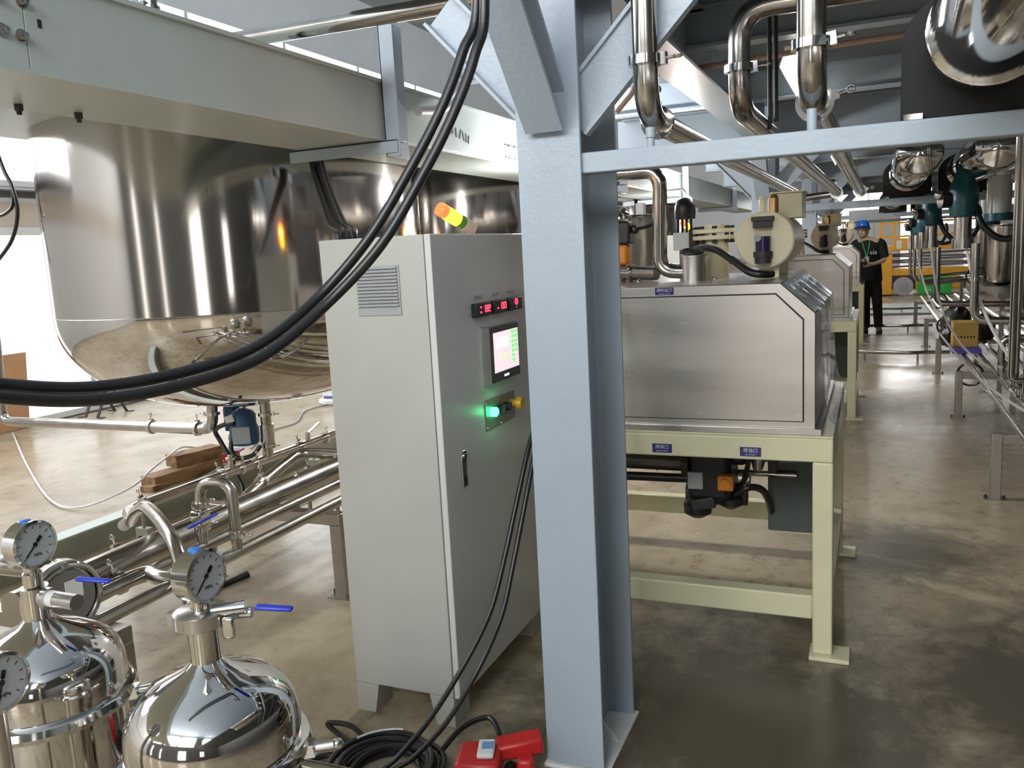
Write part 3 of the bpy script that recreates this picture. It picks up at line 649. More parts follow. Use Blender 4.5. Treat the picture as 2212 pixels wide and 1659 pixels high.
def make_pump():
    t = thing('pump_unit', 'black oily pump with orange square cover hung under the nearest table', 'pump', (-.6, 3.7, .3), 'pumps under tables')
    MB().cyl((-1.15, 3.62, .60), (-.72, 3.62, .60), .043, 24).cyl((-.88, 3.62, .60), (-.875, 3.62, .60), .046, 24).build('discharge_pipe', paint('dark_stained_steel', (.16, .15, .14), .22, metal=.9), t)
    MB().cyl((-1.15, 3.60, .525), (-.74, 3.60, .53), .02, 16).build('lower_hose', 'rubber', t)
    MB().box(-.74, -.55, 3.55, 3.80, .44, .73).box(-.80, -.60, 3.55, 3.8, .66, .76).build('casing', 'black', t, bevel=.03)
    MB().box(-.73, -.665, 3.54, 3.56, .50, .575).build('grey_cover', 'greylabel', t, bevel=.003)
    MB().box(-.60, -.535, 3.515, 3.57, .505, .57).build('orange_cover', 'orange', t, bevel=.006)
    MB().cyl((-.568, 3.50, .538), (-.568, 3.516, .538), .024, 20).build('orange_cap', 'orange', t)
    MB().cyl((-.76, 3.68, .44), (-.50, 3.68, .45), .05, 20).build('motor', 'dark', t)
    MB().lathe([(.03, 0), (.06, .02), (.062, .06), (.03, .085)], (-.70, 3.6, .36), (0, 0, 1), 20).build('filter_bowl', 'black', t)
    MB().lathe([(.02, 0), (.05, .02), (.05, .05), (.02, .06)], (-.56, 3.62, .40), (0, 0, 1), 20).build('drain_bowl', 'black', t)
    MB().cyl((-.445, 3.62, .63), (-.445, 3.62, .747), .028, 18).cyl((-.445, 3.62, .58), (-.445, 3.62, .64), .02, 18, .035).build('drain_cone', 'satin', t)
    MB().box(-.40, -.37, 3.6, 3.7, .57, .747).build('hanger', 'dark', t)
    for k, pts in enumerate(([(-.52, 3.6, .50), (-.49, 3.55, .56), (-.47, 3.52, .66), (-.48, 3.52, .76)], [(-.54, 3.6, .68), (-.50, 3.56, .72), (-.47, 3.55, .77)], [(-.54, 3.6, .47), (-.48, 3.60, .505), (-.435, 3.66, .48), (-.415, 3.72, .42), (-.41, 3.785, .35)])):
        MB().sweep(spline(pts), (.011, .009, .016)[k], 10).build('pump_hose', 'rubber', t)
    MB().box(-.82, -.50, 3.66, 3.92, .58, .745).build('gear_block', 'black', t, bevel=.02)
    MB().cyl((-.52, 3.60, .545), (-.475, 3.60, .545), .03, 16).cyl((-.50, 3.6, .545), (-.49, 3.6, .545), .042, 8).build('flange_nut', 'satin', t)
    MB().obox((-.665, 3.545, .435), (.10, .02, .05), (1, 0, .25)).build('oily_plate', 'dark', t, bevel=.006)
    MB().cyl((-.76, 3.60, .60), (-.73, 3.60, .60), .06, 20).build('pipe_flange', 'dark', t)
    MB().cyl((-.30, 3.75, .60), (-.55, 3.75, .60), .018, 12).cyl((-.30, 3.78, .52), (-.55, 3.78, .52), .014, 12).build('cross_tube', 'pipe', t)
    MB().torus((-.995, 3.62, .695), (1, .2, 0), .032, .014, 20, 10).box(-1.02, -.97, 3.60, 3.64, .72, .747).build('caster', 'dark', t)
    MB().cyl((-.40, 3.60, .63), (-.40, 3.60, .747), .03, 14).build('drain_neck', 'dark', t)
    b = thing('grey_panel_box', 'dark grey-green panel box standing inside the right leg of the nearest table', 'box', (-.27, 4.4, 0), 'grey boxes inside tables')
    MB().box(-.425, -.20, 3.80, 4.20, .255, .74).build('box_body', paint('grey_green_panel', (.10, .12, .11), .5) if 'grey_green_panel' not in bpy.data.materials else bpy.data.materials['grey_green_panel'], b, bevel=.004)
    MB().box(-.42, -.205, 3.82, 4.18, .24, .255).build('box_rail', 'cream', b)
    return [t, b]
tb = make_table(); hs = make_housing(); dr = make_drum(); gear = make_top_gear(); pm = make_pump(); make_film()
ordn = ['second', 'third']
for i in (1, 2):
    d = (0, MACH[i], 0); n = ordn[i-1]
    copy_tree(tb, d, '%s cream machine table down the aisle%s' % (n, ['', ', beside the worker'][i-1]), skip=('sign_plate',))
    copy_tree(hs, d, '%s stainless machine housing down the aisle%s' % (n, ['', ', in front of the worker'][i-1]), skip=('sign_plate',))
    copy_tree(dr, d, '%s cream oil drum down the aisle%s' % (n, ['', ', left of the blue helmet'][i-1]))
    for o in gear[:1]+gear[3:5]: copy_tree(o, d, o['label'].split(' on the ')[0].split(' behind ')[0].split(' across ')[0].split(' standing ')[0].replace('nearest', n)+' on the %s machine down the aisle' % n)
    copy_tree(pm[1], d, 'dark grey-green panel box inside the %s machine table' % n)
# thin pipes crossing the aisle floor between the machines and the right bench
for i, (y, z) in enumerate(((11.2, .10), (14.5, .10), (17.8, .10))):
    p = thing('crossing_pipe', ['nearest', 'middle', 'farthest'][i]+' thin steel pipe crossing the aisle low over the floor', 'pipe', (.2, y, 0), 'pipes crossing the aisle')
    MB().pipe([(-.16, y+.1, z), (.45, y, z), (.60, y+.06, z), (.85, y+.06, z)], .022, .05, 12).build('tube', 'pipe', p)
    MB().cyl((-.1, y+.09, 0), (-.1, y+.09, z), .012, 8).build('support', 'legsteel', p); MB().cyl((.5, y+.02, 0), (.5, y+.02, z), .012, 8).build('support', 'legsteel', p)

# ================================================================== pipes over the aisle
def run(name, label, pts, r, clamps=(), mat='pipe', bend=None, group=None, cat='pipe', seg=20):
    t = thing(name, label, cat, tuple(pts[-1]), group)
    MB().pipe(pts, r, bend, seg).build('tube', mat, t)
    for c in clamps: clamp(t, c[0], c[1], r, c[2])
    return t
G = 'stainless pipes over the aisle'
pa = run('overhead_pipe', 'stainless drop pipe with elbow just right of the big column, turning away along the aisle', [(-.535, 2.185, 2.29), (-.535, 2.185, 1.873), (-.56, 7.0, 1.885)], .0315, [((-.535, 2.185, 2.008), (0, 0, 1), (1, -.1, 0)), ((-.536, 2.31, 1.873), (0, 1, 0), (0, 0, 1))], bend=.11, group=G)
MB().cyl((-.535, 2.222, 1.802), (-.535, 2.222, 1.846), .010, 12).cyl((-.535, 2.222, 1.825), (-.535, 2.222, 1.85), .013, 12).build('support_stub', 'blue_steel', pa)
run('overhead_pipe', 'stainless pipe with swan-neck bend at the top of the picture, middle of the three', [(.75, 2.8, 2.25), (-.39, 2.8, 2.25), (-.39, 2.8, 1.955), (-.265, 7.05, 1.872)], .034, [((-.39, 2.8, 2.075), (0, 0, 1), (1, -.2, 0)), ((-.268, 7.0, 1.873), (0, 1, 0), (0, 0, 1))], bend=.10, group=G)
pc = run('overhead_pipe', 'stainless drop pipe with large clamp, rightmost of the three over the cross beam', [(-.142, 2.21, 2.29), (-.142, 2.21, 1.882), (-.10, 6.98, 1.865)], .034, [((-.142, 2.21, 1.998), (0, 0, 1), (1, -.2, .1)), ((-.142, 2.34, 1.882), (0, 1, 0), (1, 0, .3)), ((-.101, 6.85, 1.866), (0, 1, 0), (1, 0, .2))], bend=.11, group=G)
MB().cyl((-.142, 2.24, 1.802), (-.142, 2.24, 1.855), .012, 12).build('support_stub', 'blue_steel', pc)
run('branch_pipe', 'short stainless pipe joining the middle overhead pipe above the nearest cream drum', [(-.60, 7.08, 1.845), (-.262, 7.08, 1.868)], .026, group='branch pipes above the drums')
for i, x in enumerate((-.343, -.325)):
    o = MB().cyl((x, 3.2+.03*i, 1.93+.03*i), (x, 3.2+.03*i, 2.6), .0075, 8).build('hanger_rod', 'dark'); tag(o, ['dark hanger rod just right of the swan-neck pipe', 'second dark rod close beside the first, right of the swan-neck pipe'][i], 'rod', 'hanger rods')
o = MB().sweep(spline([(-1.2, 4.28, 2.22), (-1.13, 4.28, 2.29), (-1.03, 4.28, 2.37), (-.6, 4.28, 2.385), (.07, 4.28, 2.405), (1.2, 4.28, 2.41), (2.2, 4.28, 2.41)]), .013, 10).build('cable_conduit', paint('salmon_conduit', (.55, .36, .28), .5))  # orange light on the conduit is put into its paint colour
tag(o, 'thin salmon-coloured conduit sagging across under the deck behind the drop pipes', 'conduit')
run('upper_pipe', 'dark polished pipe running across above the tank girder at the top', [(-3.2, 3.0, 2.50), (-1.0, 3.0, 2.475)], .034)
u = run('upper_riser', 'thin stainless riser with coupling above the girder, top left', [(-2.3, 2.36, 2.372), (-2.3, 2.36, 3.4)], .022, [((-2.3, 2.36, 2.44), (0, 0, 1), (0, -1, .2))])
o = MB().sweep(spline([(-2.052, 3.77, 2.256), (-2.04, 3.95, 2.285), (-2.04, 4.16, 2.36), (-2.045, 4.35, 2.50), (-2.05, 4.43, 2.62), (-2.06, 4.46, 3.2)]), .024, 12).build('white_conduit', 'white'); tag(o, 'white flexible conduit leaving the girder behind the black cables', 'conduit')
# cable tray on the girder top
ct = thing('cable_tray', 'narrow pale cable tray lying on the girder behind the upper pipe', 'cable tray', (-2.2, 3.3, 2.36))
MB().box(-2.25, -2.12, 2.95, 3.75, 2.36, 2.366).box(-2.25, -2.245, 2.95, 3.75, 2.366, 2.40).build('tray', 'white', ct)
MB().sweep([(-2.2, 2.9, 2.385), (-2.2, 3.7, 2.385)], .015, 8).build('cable', 'rubber', ct)

# ---- hanging black cables in front
CB = 'black cables hanging in front'
A1 = [(-.742, 1.639, 2.4), (-.742, 1.639, 2.056), (-.767, 1.612, 1.956), (-.80, 1.58, 1.857), (-.85, 1.541, 1.75), (-.934, 1.479, 1.598), (-1.027, 1.419, 1.484), (-1.07, 1.276, 1.403), (-1.124, 1.138, 1.372), (-1.19, .999, 1.366), (-1.236, .873, 1.391), (-1.26, .76, 1.43)]
o = MB().sweep(spline(A1), .0105, 12).build('power_cable', 'rubber'); tag(o, 'thick black cable swooping down across the tank, upper of the pair', 'cable', CB)
A2 = [(p[0]+.022, p[1]-.012, p[2]-(.006+.012*min(1, i/4))) for i, p in enumerate(A1)]
A2 = [A2[0], A2[1]]+[(p[0]+(.010 if 1 < i < 6 else 0), p[1], p[2]) for i, p in enumerate(A2)][2:]
o = MB().sweep(spline(A2), .0105, 12).build('power_cable', 'rubber'); tag(o, 'thick black cable swooping down across the tank, lower of the pair', 'cable', CB)
for k in range(2):
    dx = .026*k
    pts = [(-1.02+dx*.3, 3.02, 1.75), (-1.03+dx*.5, 2.78, 1.30), (-1.03+dx*.7, 2.62, 1.05), (-1.04+dx, 2.50, .90), (-1.07+dx*1.3, 2.33, .585), (-1.09+dx*1.6, 2.24, .44), (-1.14+dx*2.0, 2.14, .31), (-1.22+dx*2.2, 2.06, .17), (-1.30+dx*1.8, 2.0, .07), (-1.34+dx, 1.96, .035), (-1.36+dx, 1.90, .012)]
    o = MB().sweep(spline(pts), .0085, 10).build('drop_cable', 'rubber'); tag(o, ['left strand of the black cable pair running down past the cabinet to the coil', 'right strand of the black cable pair running down past the cabinet to the coil'][k], 'cable', 'cables dropping to the coil')
cc = thing('cable_coil', 'coil of black cable lying on the floor in front of the cabinet', 'cable coil', (-1.34, 2.0, 0))
rnd = random.Random(5)
for k in range(11):
    MB().torus((-1.34+rnd.uniform(-.02, .02), 1.98+rnd.uniform(-.015, .015), .011+.011*(k//3)), (rnd.uniform(-.05, .05), rnd.uniform(-.05, .05), 1), .155-.016*(k % 3)+rnd.uniform(-.006, .006), .0095, 40, 8).build('loop', 'rubber', cc)
for k, pts in enumerate(([(-1.46, 2.08, .02), (-1.56, 2.13, .04), (-1.66, 2.135, .03), (-1.60, 2.11, .015), (-1.50, 2.07, .012)], [(-1.46, 2.03, .03), (-1.58, 2.03, .03), (-1.66, 1.97, .02), (-1.70, 1.93, .012)], [(-1.44, 1.99, .02), (-1.55, 2.0, .02), (-1.62, 1.94, .012)], [(-1.22, 2.1, .03), (-1.20, 2.22, .05), (-1.13, 2.27, .07), (-1.06, 2.2, .07), (-1.03, 2.12, .07)])):
    MB().sweep(spline(pts), .009, 8).build('loose_end', 'rubber', cc)
MB().sweep([(-1.34+.158*math.cos(a), 1.98+.158*math.sin(a), .062) for a in [1.75+.12*i for i in range(9)]], .0035, 6).build('white_print', 'white', cc)
rb = thing('red_case', 'red plastic case with a white handset on its lid, on the floor by the column', 'case', (-1.06, 2.06, 0))
MB().obox((-1.055, 2.045, .05), (.13, .13, .10), (1, .3, 0)).build('case_body', 'red', rb, bevel=.012)
MB().obox((-1.035, 2.055, .108), (.05, .085, .016), (1, .35, 0)).build('handset', 'white', rb, bevel=.006)
MB().obox((-1.033, 2.062, .1165), (.034, .036, .002), (1, .35, 0)).build('blue_sticker', paint('blue_sticker', (.2, .35, .6), .4), rb)
rt_ = thing('red_tool', 'red angular power tool lying beside the red case at the column foot', 'tool', (-.95, 2.1, 0))
MB().obox((-.965, 2.14, .085), (.14, .07, .05), (1, .55, .12), (0, 0, 1)).build('tool_body', 'red', rt_, bevel=.01)
MB().obox((-.93, 2.10, .04), (.05, .06, .08), (1, .3, 0)).build('tool_grip', 'red', rt_, bevel=.01)
MB().cyl((-.985, 2.10, .03), (-.965, 2.09, .03), .022, 16).build('tool_knob', 'black', rt_)
# cables from the hanger arm into the cabinet roof
for k in range(4):
    dx, dy = .024*(k % 2), .03*(k//2)
    pts = [(-2.53+dx*1.6, 3.52+dy, 2.07), (-2.49+dx*1.6, 3.48+dy, 2.0), (-2.30+dx*1.5, 3.25+dy, 1.875), (-2.10+dx*1.5, 3.0+dy, 1.773), (-1.885+dx*1.6, 2.72+dy, 1.69), (-1.68+dx*1.2, 2.48+dy, 1.655), (-1.62+dx*1.2, 2.385+dy, 1.64), (-1.60+dx*1.2, 2.36+dy, 1.62)]
    o = MB().sweep(spline(pts), .0135, 10).build('cabinet_cable', 'rubber'); tag(o, ['black corrugated cable from the hanger arm to the cabinet roof, leftmost strand', 'second strand of the black corrugated cables entering the cabinet roof', 'third strand of the black corrugated cables entering the cabinet roof', 'rightmost strand of the black corrugated cables entering the cabinet roof'][k], 'cable', 'corrugated cables into the cabinet')

# ================================================================== polished vessels on the right
def make_vessel(cx, yb, ln, label):
    t = thing('polished_vessel', label, 'vessel', (cx, yb, 1.816), 'polished horizontal vessels')
    cz, r = 1.965, .12
    poly = [(cx-.165, 1.803), (cx+.165, 1.803)]+[(cx+.165*math.cos(a), 1.965+.13*math.sin(a)) for a in [PI*i/20 for i in range(21)]]
    MB().prism(poly, 'y', yb-.006, yb+.02).build('saddle_plate', 'matte_black', t, bevel=.004)
    pr = [(.0, 0), (.05, .003), (.09, .014), (.115, .034), (r, .060), (r, ln), (.11, ln+.03), (.05, ln+.05), (0, ln+.055)]
    MB().lathe(pr, (cx, yb-.01, cz), (0, -1, 0), 56).build('shell', 'polish', t)
    MB().torus((cx, yb-.15, cz), (0, 1, 0), r, .004, 48, 8).build('weld_band', 'chrome', t)
    for s in (-1, 1): MB().box(cx+s*.14-.02, cx+s*.14+.02, yb-.03, yb+.03, 1.8025, 1.815).build('clip', 'chrome', t)
    return t
vl = {}
for i, (yb, ln) in enumerate(((2.235, 1.5), (7.07, 1.9), (12.22, 1.9))):
    for j, cx in enumerate((.218, .59)):
        make_vessel(cx, yb, ln, [['big polished vessel with black saddle plate at the top right corner', 'polished vessel beyond the top right corner, right of the big one'], ['left polished vessel with black saddle on the second cross beam', 'right polished vessel with black saddle on the second cross beam'], ['left distant polished vessel on the third cross beam', 'right distant polished vessel on the third cross beam']][i][j])
# small pipes bundled beside the vessels
for k, (x, z, r) in enumerate(((.86, 1.98, .035), (.95, 2.02, .03), (1.03, 1.95, .03), (1.12, 2.05, .035))):
    run('bundle_pipe', ['first', 'second', 'third', 'fourth'][k]+' polished pipe of the bundle right of the paired vessels', [(x, 4.2, z), (x, 12.0, z)], r, group='pipe bundle right of the vessels')

def make_valve_stack(x, y, z, s, label, loop=True):
    """teal actuator on a vertical stainless pipe"""
    t = thing('teal_actuator', label, 'actuator', (x, y, z-.3), 'teal valve actuators')
    MB().lathe([(.03*s, -.12*s), (.075*s, -.10*s), (.085*s, -.02*s), (.085*s, .05*s), (.06*s, .12*s), (.03*s, .2*s)], (x, y, z), (0, 0, 1), 24).build('housing', 'teal', t)
    MB().cyl((x-.13*s, y-.03, z), (x-.04*s, y, z), .05*s, 20).build('motor_end', 'black', t)
    MB().ball((x-.135*s, y-.03, z+.03*s), .03*s).build('bright_cap', 'chrome', t)
    MB().cyl((x, y, z+.18*s), (x, y, 1.93), .02, 14).build('stem_pipe', 'pipe', t)
    MB().cyl((x, y, z-.25*s), (x, y, z-.1*s), .05*s, 20).cyl((x, y, z-.30*s), (x, y, z-.24*s), .06*s, 20).build('valve_body', 'pipe', t)
    if loop:
        MB().sweep(spline([(x+.06*s, y, z-.02), (x+.10*s, y-.05, z-.16*s), (x+.20*s, y-.06, z-.25*s), (x+.32*s, y-.06, z-.22*s), (x+.38*s, y-.03, z-.08*s), (x+.37*s, y, z+.03*s)]), .020*s, 10).build('hose_loop', 'rubber', t)
    return t
make_valve_stack(.50, 5.95, 1.73, 1.0, 'large teal valve actuator with black hose loop at the right edge')
make_valve_stack(.47, 8.55, 1.70, 1.0, 'mid-size teal valve actuator hanging left of the large one')
make_valve_stack(.49, 10.6, 1.64, .95, 'dark teal actuator hanging third along the aisle')
make_valve_stack(.49, 12.0, 1.60, .9, 'farthest small teal actuator, just right of the worker')
def make_sight(x, y, z, label):
    t = thing('sight_glass', label, 'sight glass', (x, y, z), 'sight glasses')
    MB().cyl((x, y, z-.05), (x, y, z), .10, 28).build('teal_base', 'teal', t)
    MB().cyl((x, y, z+.24), (x, y, z+.27), .10, 28).build('top_flange', 'satin', t)
    MB().cyl((x, y, z), (x, y, z+.24), .085, 28).build('glass_tube', 'glass', t)
    MB().cyl((x, y+.005, z), (x, y+.005, z+.24), .07, 28).build('white_core', 'white', t)
    for k in range(4): MB().cyl((x+.095*math.cos(k*PI/2+.7), y+.095*math.sin(k*PI/2+.7), z), (x+.095*math.cos(k*PI/2+.7), y+.095*math.sin(k*PI/2+.7), z+.24), .006, 8).build('tie_rod', 'chrome', t)
    MB().cyl((x, y, z+.27), (x, y, 2.0), .02, 12).build('stem', 'pipe', t)
    return t
make_sight(.755, 6.5, 1.64, 'white sight glass with teal base behind the hose loop')
make_sight(.95, 8.9, 1.62, 'second sight glass farther back on the right')
VP_ = 'vertical stainless pipes on the right'
run('down_pipe', 'stainless down pipe below the large teal actuator', [(.555, 5.75, 1.46), (.555, 5.75, 1.0), (1.5, 5.75, .98)], .024, [((.555, 5.75, 1.25), (0, 0, 1), (1, 0, 0))], bend=.08, group=VP_)
run('down_pipe', 'stainless down pipe below the mid-size teal actuator', [(.52, 8.45, 1.40), (.52, 8.45, .90), (1.2, 8.45, .88)], .026, bend=.08, group=VP_)
for k, (x, y, z0) in enumerate(((.50, 11.1, .93), (.48, 12.2, .90), (.46, 12.95, .92))):
    run('down_pipe', ['nearest', 'middle', 'farthest'][k]+' of three slim bent down pipes in front of the yellow lift', [(x, y, 1.5), (x, y, z0), (x+.75, y+.1, z0+.04)], .02, bend=.12, group=VP_)
for k, (x, y) in enumerate(((.575, 4.35), (.605, 4.42), (.635, 4.35))):
    run('edge_pipe', ['left', 'middle', 'right'][k]+' one of three slim vertical pipes at the right picture edge', [(x, y, 2.42), (x, y, .86-.04*k), (1.8, y+.1, .86-.04*k)], .013, group='slim pipes at the right edge')
# trough, shelf tanks and dark machinery behind the bench
tr = thing('steel_trough', 'shallow stainless trough with rounded corner behind the yellow carton', 'trough', (1.2, 7, .4))
MB().box(.99, 2.2, 6.9, 8.2, .80, .86).build('pan', 'satin', tr, bevel=.03)
for (x, y) in ((1.095, 7.0), (2.1, 7.0), (1.095, 8.1), (2.1, 8.1)): MB().box(x-.02, x+.02, y-.02, y+.02, 0, .80).build('leg', 'legsteel', tr)
for k, (x, y, r, z0, z1) in enumerate(((1.17, 7.5, .13, .86, 1.60), (1.25, 10.2, .16, .95, 1.58), (1.60, 10.5, .16, .95, 1.58), (1.2, 11.6, .14, .95, 1.55), (1.4, 12.2, .16, .95, 1.55), (2.0, 9.0, .2, .95, 1.65))):
    t = thing('dosing_tank', ['tall stainless dosing tank on the trough at the right edge', 'first upright stainless cylinder on the rack right of the down pipes', 'second upright stainless cylinder on the rack, right of the first', 'small upright stainless cylinder behind the slim bent pipes', 'far upright stainless cylinder at the back of the rack', 'wide upright cylinder deep in the rack on the right'][k], 'tank', (x, y, z0), 'upright dosing tanks')
    MB().lathe([(r*.5, 0), (r*.9, .03), (r, .07), (r, z1-z0)], (x, y, z0+.0), (0, 0, 1), 32).build('shell', 'pipe', t)
    MB().torus((x, y, z1-.02), (0, 0, 1), r, .008, 32, 6).build('rim', 'chrome', t)
rk = thing('steel_rack', 'long low stainless rack carrying the upright cylinders on the right', 'rack', (1.4, 11, 0))
for y in (9.0, 11.0, 13.0):
    for x in (1.1, 2.1): MB().box(x-.02, x+.02, y-.02, y+.02, 0, .9).build('post', 'legsteel', rk)
MB().box(1.05, 2.2, 8.9, 13.1, .90, .945).build('shelf', 'legsteel', rk, bevel=.004)
MB().box(1.55, 2.2, 8.9, 13.1, .42, .44).build('lower_shelf', 'legsteel', rk, bevel=.004)
dm = thing('dark_machine', 'dark machine block in the shadows behind the right bench', 'machine', (1.9, 6, 0))
MB().box(1.75, 2.7, 4.4, 6.2, 0, .95).build('base_block', 'black', dm, bevel=.02)
MB().box(1.85, 2.6, 4.6, 6.0, .95, 1.15).build('upper_block', 'dark', dm, bevel=.02)
MB().pipe([(1.76, 4.5, .72), (1.1, 4.5, .72), (1.1, 5.6, .72), (1.76, 5.6, .72)], .03, .1).build('rail_pipe', 'pipe', dm)
tk = thing('rear_tank', 'wide black tank standing in the shadow on the far right', 'tank', (3.0, 9, 0))
MB().lathe([(.9, 0), (.9, 1.7), (.8, 1.8), (.2, 1.9)], (3.2, 7.5, 0), (0, 0, 1), 40).build('tank_shell', 'dark', tk)
MB().lathe([(.9, 0), (.9, 1.7), (.8, 1.8), (.2, 1.9)], (3.3, 10.5, 0), (0, 0, 1), 40).build('second_shell', 'dark', tk)
# clear and grey hoses drooping on the right
HS = 'clear hoses drooping on the right'
for k, pts in enumerate(([(.47, 8.5, 1.42), (.50, 8.3, 1.1), (.56, 8.0, .82), (.68, 7.6, .6), (.82, 7.2, .5)], [(.52, 5.95, 1.45), (.58, 5.8, 1.15), (.70, 5.6, .85), (.88, 5.4, .62), (1.05, 5.2, .5)], [(.60, 9.2, .55), (.64, 8.0, .52), (.72, 6.6, .48), (.85, 5.6, .46), (1.0, 4.8, .45)], [(.46, 11.3, 1.4), (.50, 11.0, 1.1), (.58, 10.6, .8), (.7, 10.2, .55)])):
    o = MB().sweep(spline(pts), .010, 8).build('clear_hose', 'tubeclear'); tag(o, ['clear hose drooping from the mid-size teal actuator to the bench', 'clear hose drooping from the large teal actuator at the right edge', 'long grey hose lying along the bench past the carton', 'far clear hose in front of the yellow lift'][k], 'hose', HS)
for k, (x, y, z) in enumerate(((.72, 9.9, .55), (.80, 12.6, .62), (1.1, 11.3, 1.0), (.78, 8.2, .30))):
    o = MB().torus((x, y, z), (.2, 1, .1), .10, .010, 24, 8).build('hose_ring', 'rubber'); tag(o, ['black hose ring hanging beside the black sack on the bench', 'black hose ring in front of the green lift panel', 'black hose ring lying on the rack shelf', 'black hose ring hanging below the bench pipes'][k], 'hose', 'black hose rings')

# ---- right pipe bench
BY = [5.37, 7.74, 10.17, 12.57, 15.77]
for k, y in enumerate(BY):
    t = thing('pipe_trestle', ['nearest', 'second', 'third', 'fourth', 'farthest'][k]+' stainless trestle of the pipe bench right of the aisle', 'trestle', (.68, y, 0), 'trestles right of the aisle')
    for x in (.63, 1.62):
        l = MB().box(x, x+.055, y, y+.055, .004, .39).build('leg', 'legsteel', t, bevel=.003)
        MB().box(x-.03, x+.085, y-.01, y+.065, 0, .005).build('foot_plate', 'legsteel', l)
        for q in (-.018, .073): MB().cyl((x+q, y+.03, .005), (x+q, y+.03, .022), .008, 6).build('anchor_bolt', 'dark', l)
    MB().box(.685, 1.62, y, y+.055, .33, .385).build('crossbar', 'legsteel', t, bevel=.003)
BP = 'pipes along the right bench'
for k, (x, r) in enumerate(((.765, .021), (.90, .021), (1.03, .026), (1.16, .021), (1.30, .035), (1.46, .026))):
    t = thing('bench_pipe', ['front', 'second', 'third', 'fourth', 'fifth', 'rear'][k]+' stainless pipe lying along the right pipe bench', 'pipe', (x, 4, .39), BP)
    MB().cyl((x, 3.2, .386+r), (x, 16.5, .386+r), r, 18).build('tube', 'pipe', t)
    for y in (6.6, 8.9, 11.4): clamp(t, (x, y+.1*k, .386+r), (0, 1, 0), r, (-.3, 0, 1) if k else (-1, 0, .3))
for k, (y, x0, x1) in enumerate(((6.35, .9, 1.16), (6.0, 1.03, 1.46), (7.3, .9, 1.30))):
    run('bridge_pipe', ['curved bridge pipe on the right bench near the right picture edge', 'tall bridge pipe on the right bench at the right picture edge', 'bridge pipe on the right bench under the trough'][k], [(x0, y, .43), (x0, y, .62+.05*k), (x1, y, .62+.05*k), (x1, y, .43)], .024, [((x0, y, .50), (0, 0, 1), (-1, 0, 0))], bend=.07, group='bridge pipes on the right bench')
cb = thing('carton', 'yellow-brown cardboard carton resting on a purple tray on the right bench', 'carton', (.78, 9, .43))
MB().box(.68, .885, 8.72, 8.98, .475, .70).build('carton_body', 'carton', cb, bevel=.003)
MB().box(.68, .885, 8.845, 8.855, .70, .702).build('tape', paint('carton_tape', (.6, .45, .2), .3), cb)
for k in range(6): MB().obox((.722+.026*k, 8.7195, .565+.003*(k % 2)), (.014, .001, .018), (1, 0, .3*(-1)**k)).build('stamp_mark', 'ink', cb)
pt = MB().box(.665, .90, 8.55, 9.02, .432, .474).build('purple_tray', 'purple', bevel=.006); tag(pt, 'flat purple tray under the yellow-brown carton', 'tray')
sk = MB()
for (c, r, sc) in (((.76, 9.45, .62), .17, (.8, 1.1, 1.15)), ((.68, 9.3, .52), .11, (.7, 1, 1)), ((.98, 9.2, .60), .12, (.8, 1, 1.2))):
    sk.ball(c, r, sc, 20, 14)
rnd = random.Random(11); sk.v = [(x+rnd.uniform(-.012, .012), y+rnd.uniform(-.012, .012), z+rnd.uniform(-.012, .012)) for x, y, z in sk.v]
o = sk.build('black_sack', 'rubber'); tag(o, 'crumpled black plastic sack slumped behind the carton', 'sack')

# ================================================================== filter vessels in the foreground
def gauge(parent, c, s=1.0, needle=3.9):
    """round pressure gauge facing +x"""
    x, y, z = c
    g = MB().lathe([(.046*s, -.040), (.050*s, -.036), (.050*s, -.002), (.053*s, 0), (.053*s, .006), (.047*s, .008), (.046*s, .002)], c, (1, 0, 0), 40).build('gauge_case', 'chrome', parent)
    MB().cyl((x+.0005, y, z), (x+.003, y, z), .046*s, 36).build('dial', 'dial', g)
    MB().cyl((x+.0062, y, z), (x+.0074, y, z), .0465*s, 36).build('gauge_glass', 'glass', g)
    for k in range(11):
        a = math.radians(225-27*k); p = Vector((x+.0034, y+.038*s*math.cos(a), z+.038*s*math.sin(a)))
        MB().obox(p, (.0008, .0012, .007*s), (1, 0, 0), (0, math.cos(a), math.sin(a))).build('tick', 'ink', g, smooth=False)
    d = Vector((0, math.cos(needle), math.sin(needle)))
    MB().obox(Vector((x+.0045, y, z))+d*.009*s, (.0012, .003, .050*s), (1, 0, 0), d).cyl((x+.0035, y, z), (x+.0055, y, z), .005*s, 14).obox(Vector((x+.0045, y, z))-d*.015*s, (.0012, .008*s, .014*s), (1, 0, 0), d).build('needle', 'ink', g)
    text('MPa', 'dial_lettering', 'ink', g, (x+.0036, y+.004, z-.024*s), (0, 1, 0), (0, 0, 1), .011*s, .0002)
    MB().lathe([(.012, 0), (.012, .004), (.007, .006)], (x-.018, y, z+.049*s), (0, 0, 1), 16).build('blue_plug', 'bluecap', g)
    return g
def lever(parent, a, b, label='blue lever handle'):
    a = Vector(a); b = Vector(b); d = (b-a)
    return MB().obox((a+b)/2, (d.length, .017, .009), d, (0, 0, 1)).build('blue_handle', 'bluehandle', parent, label, bevel=.004)
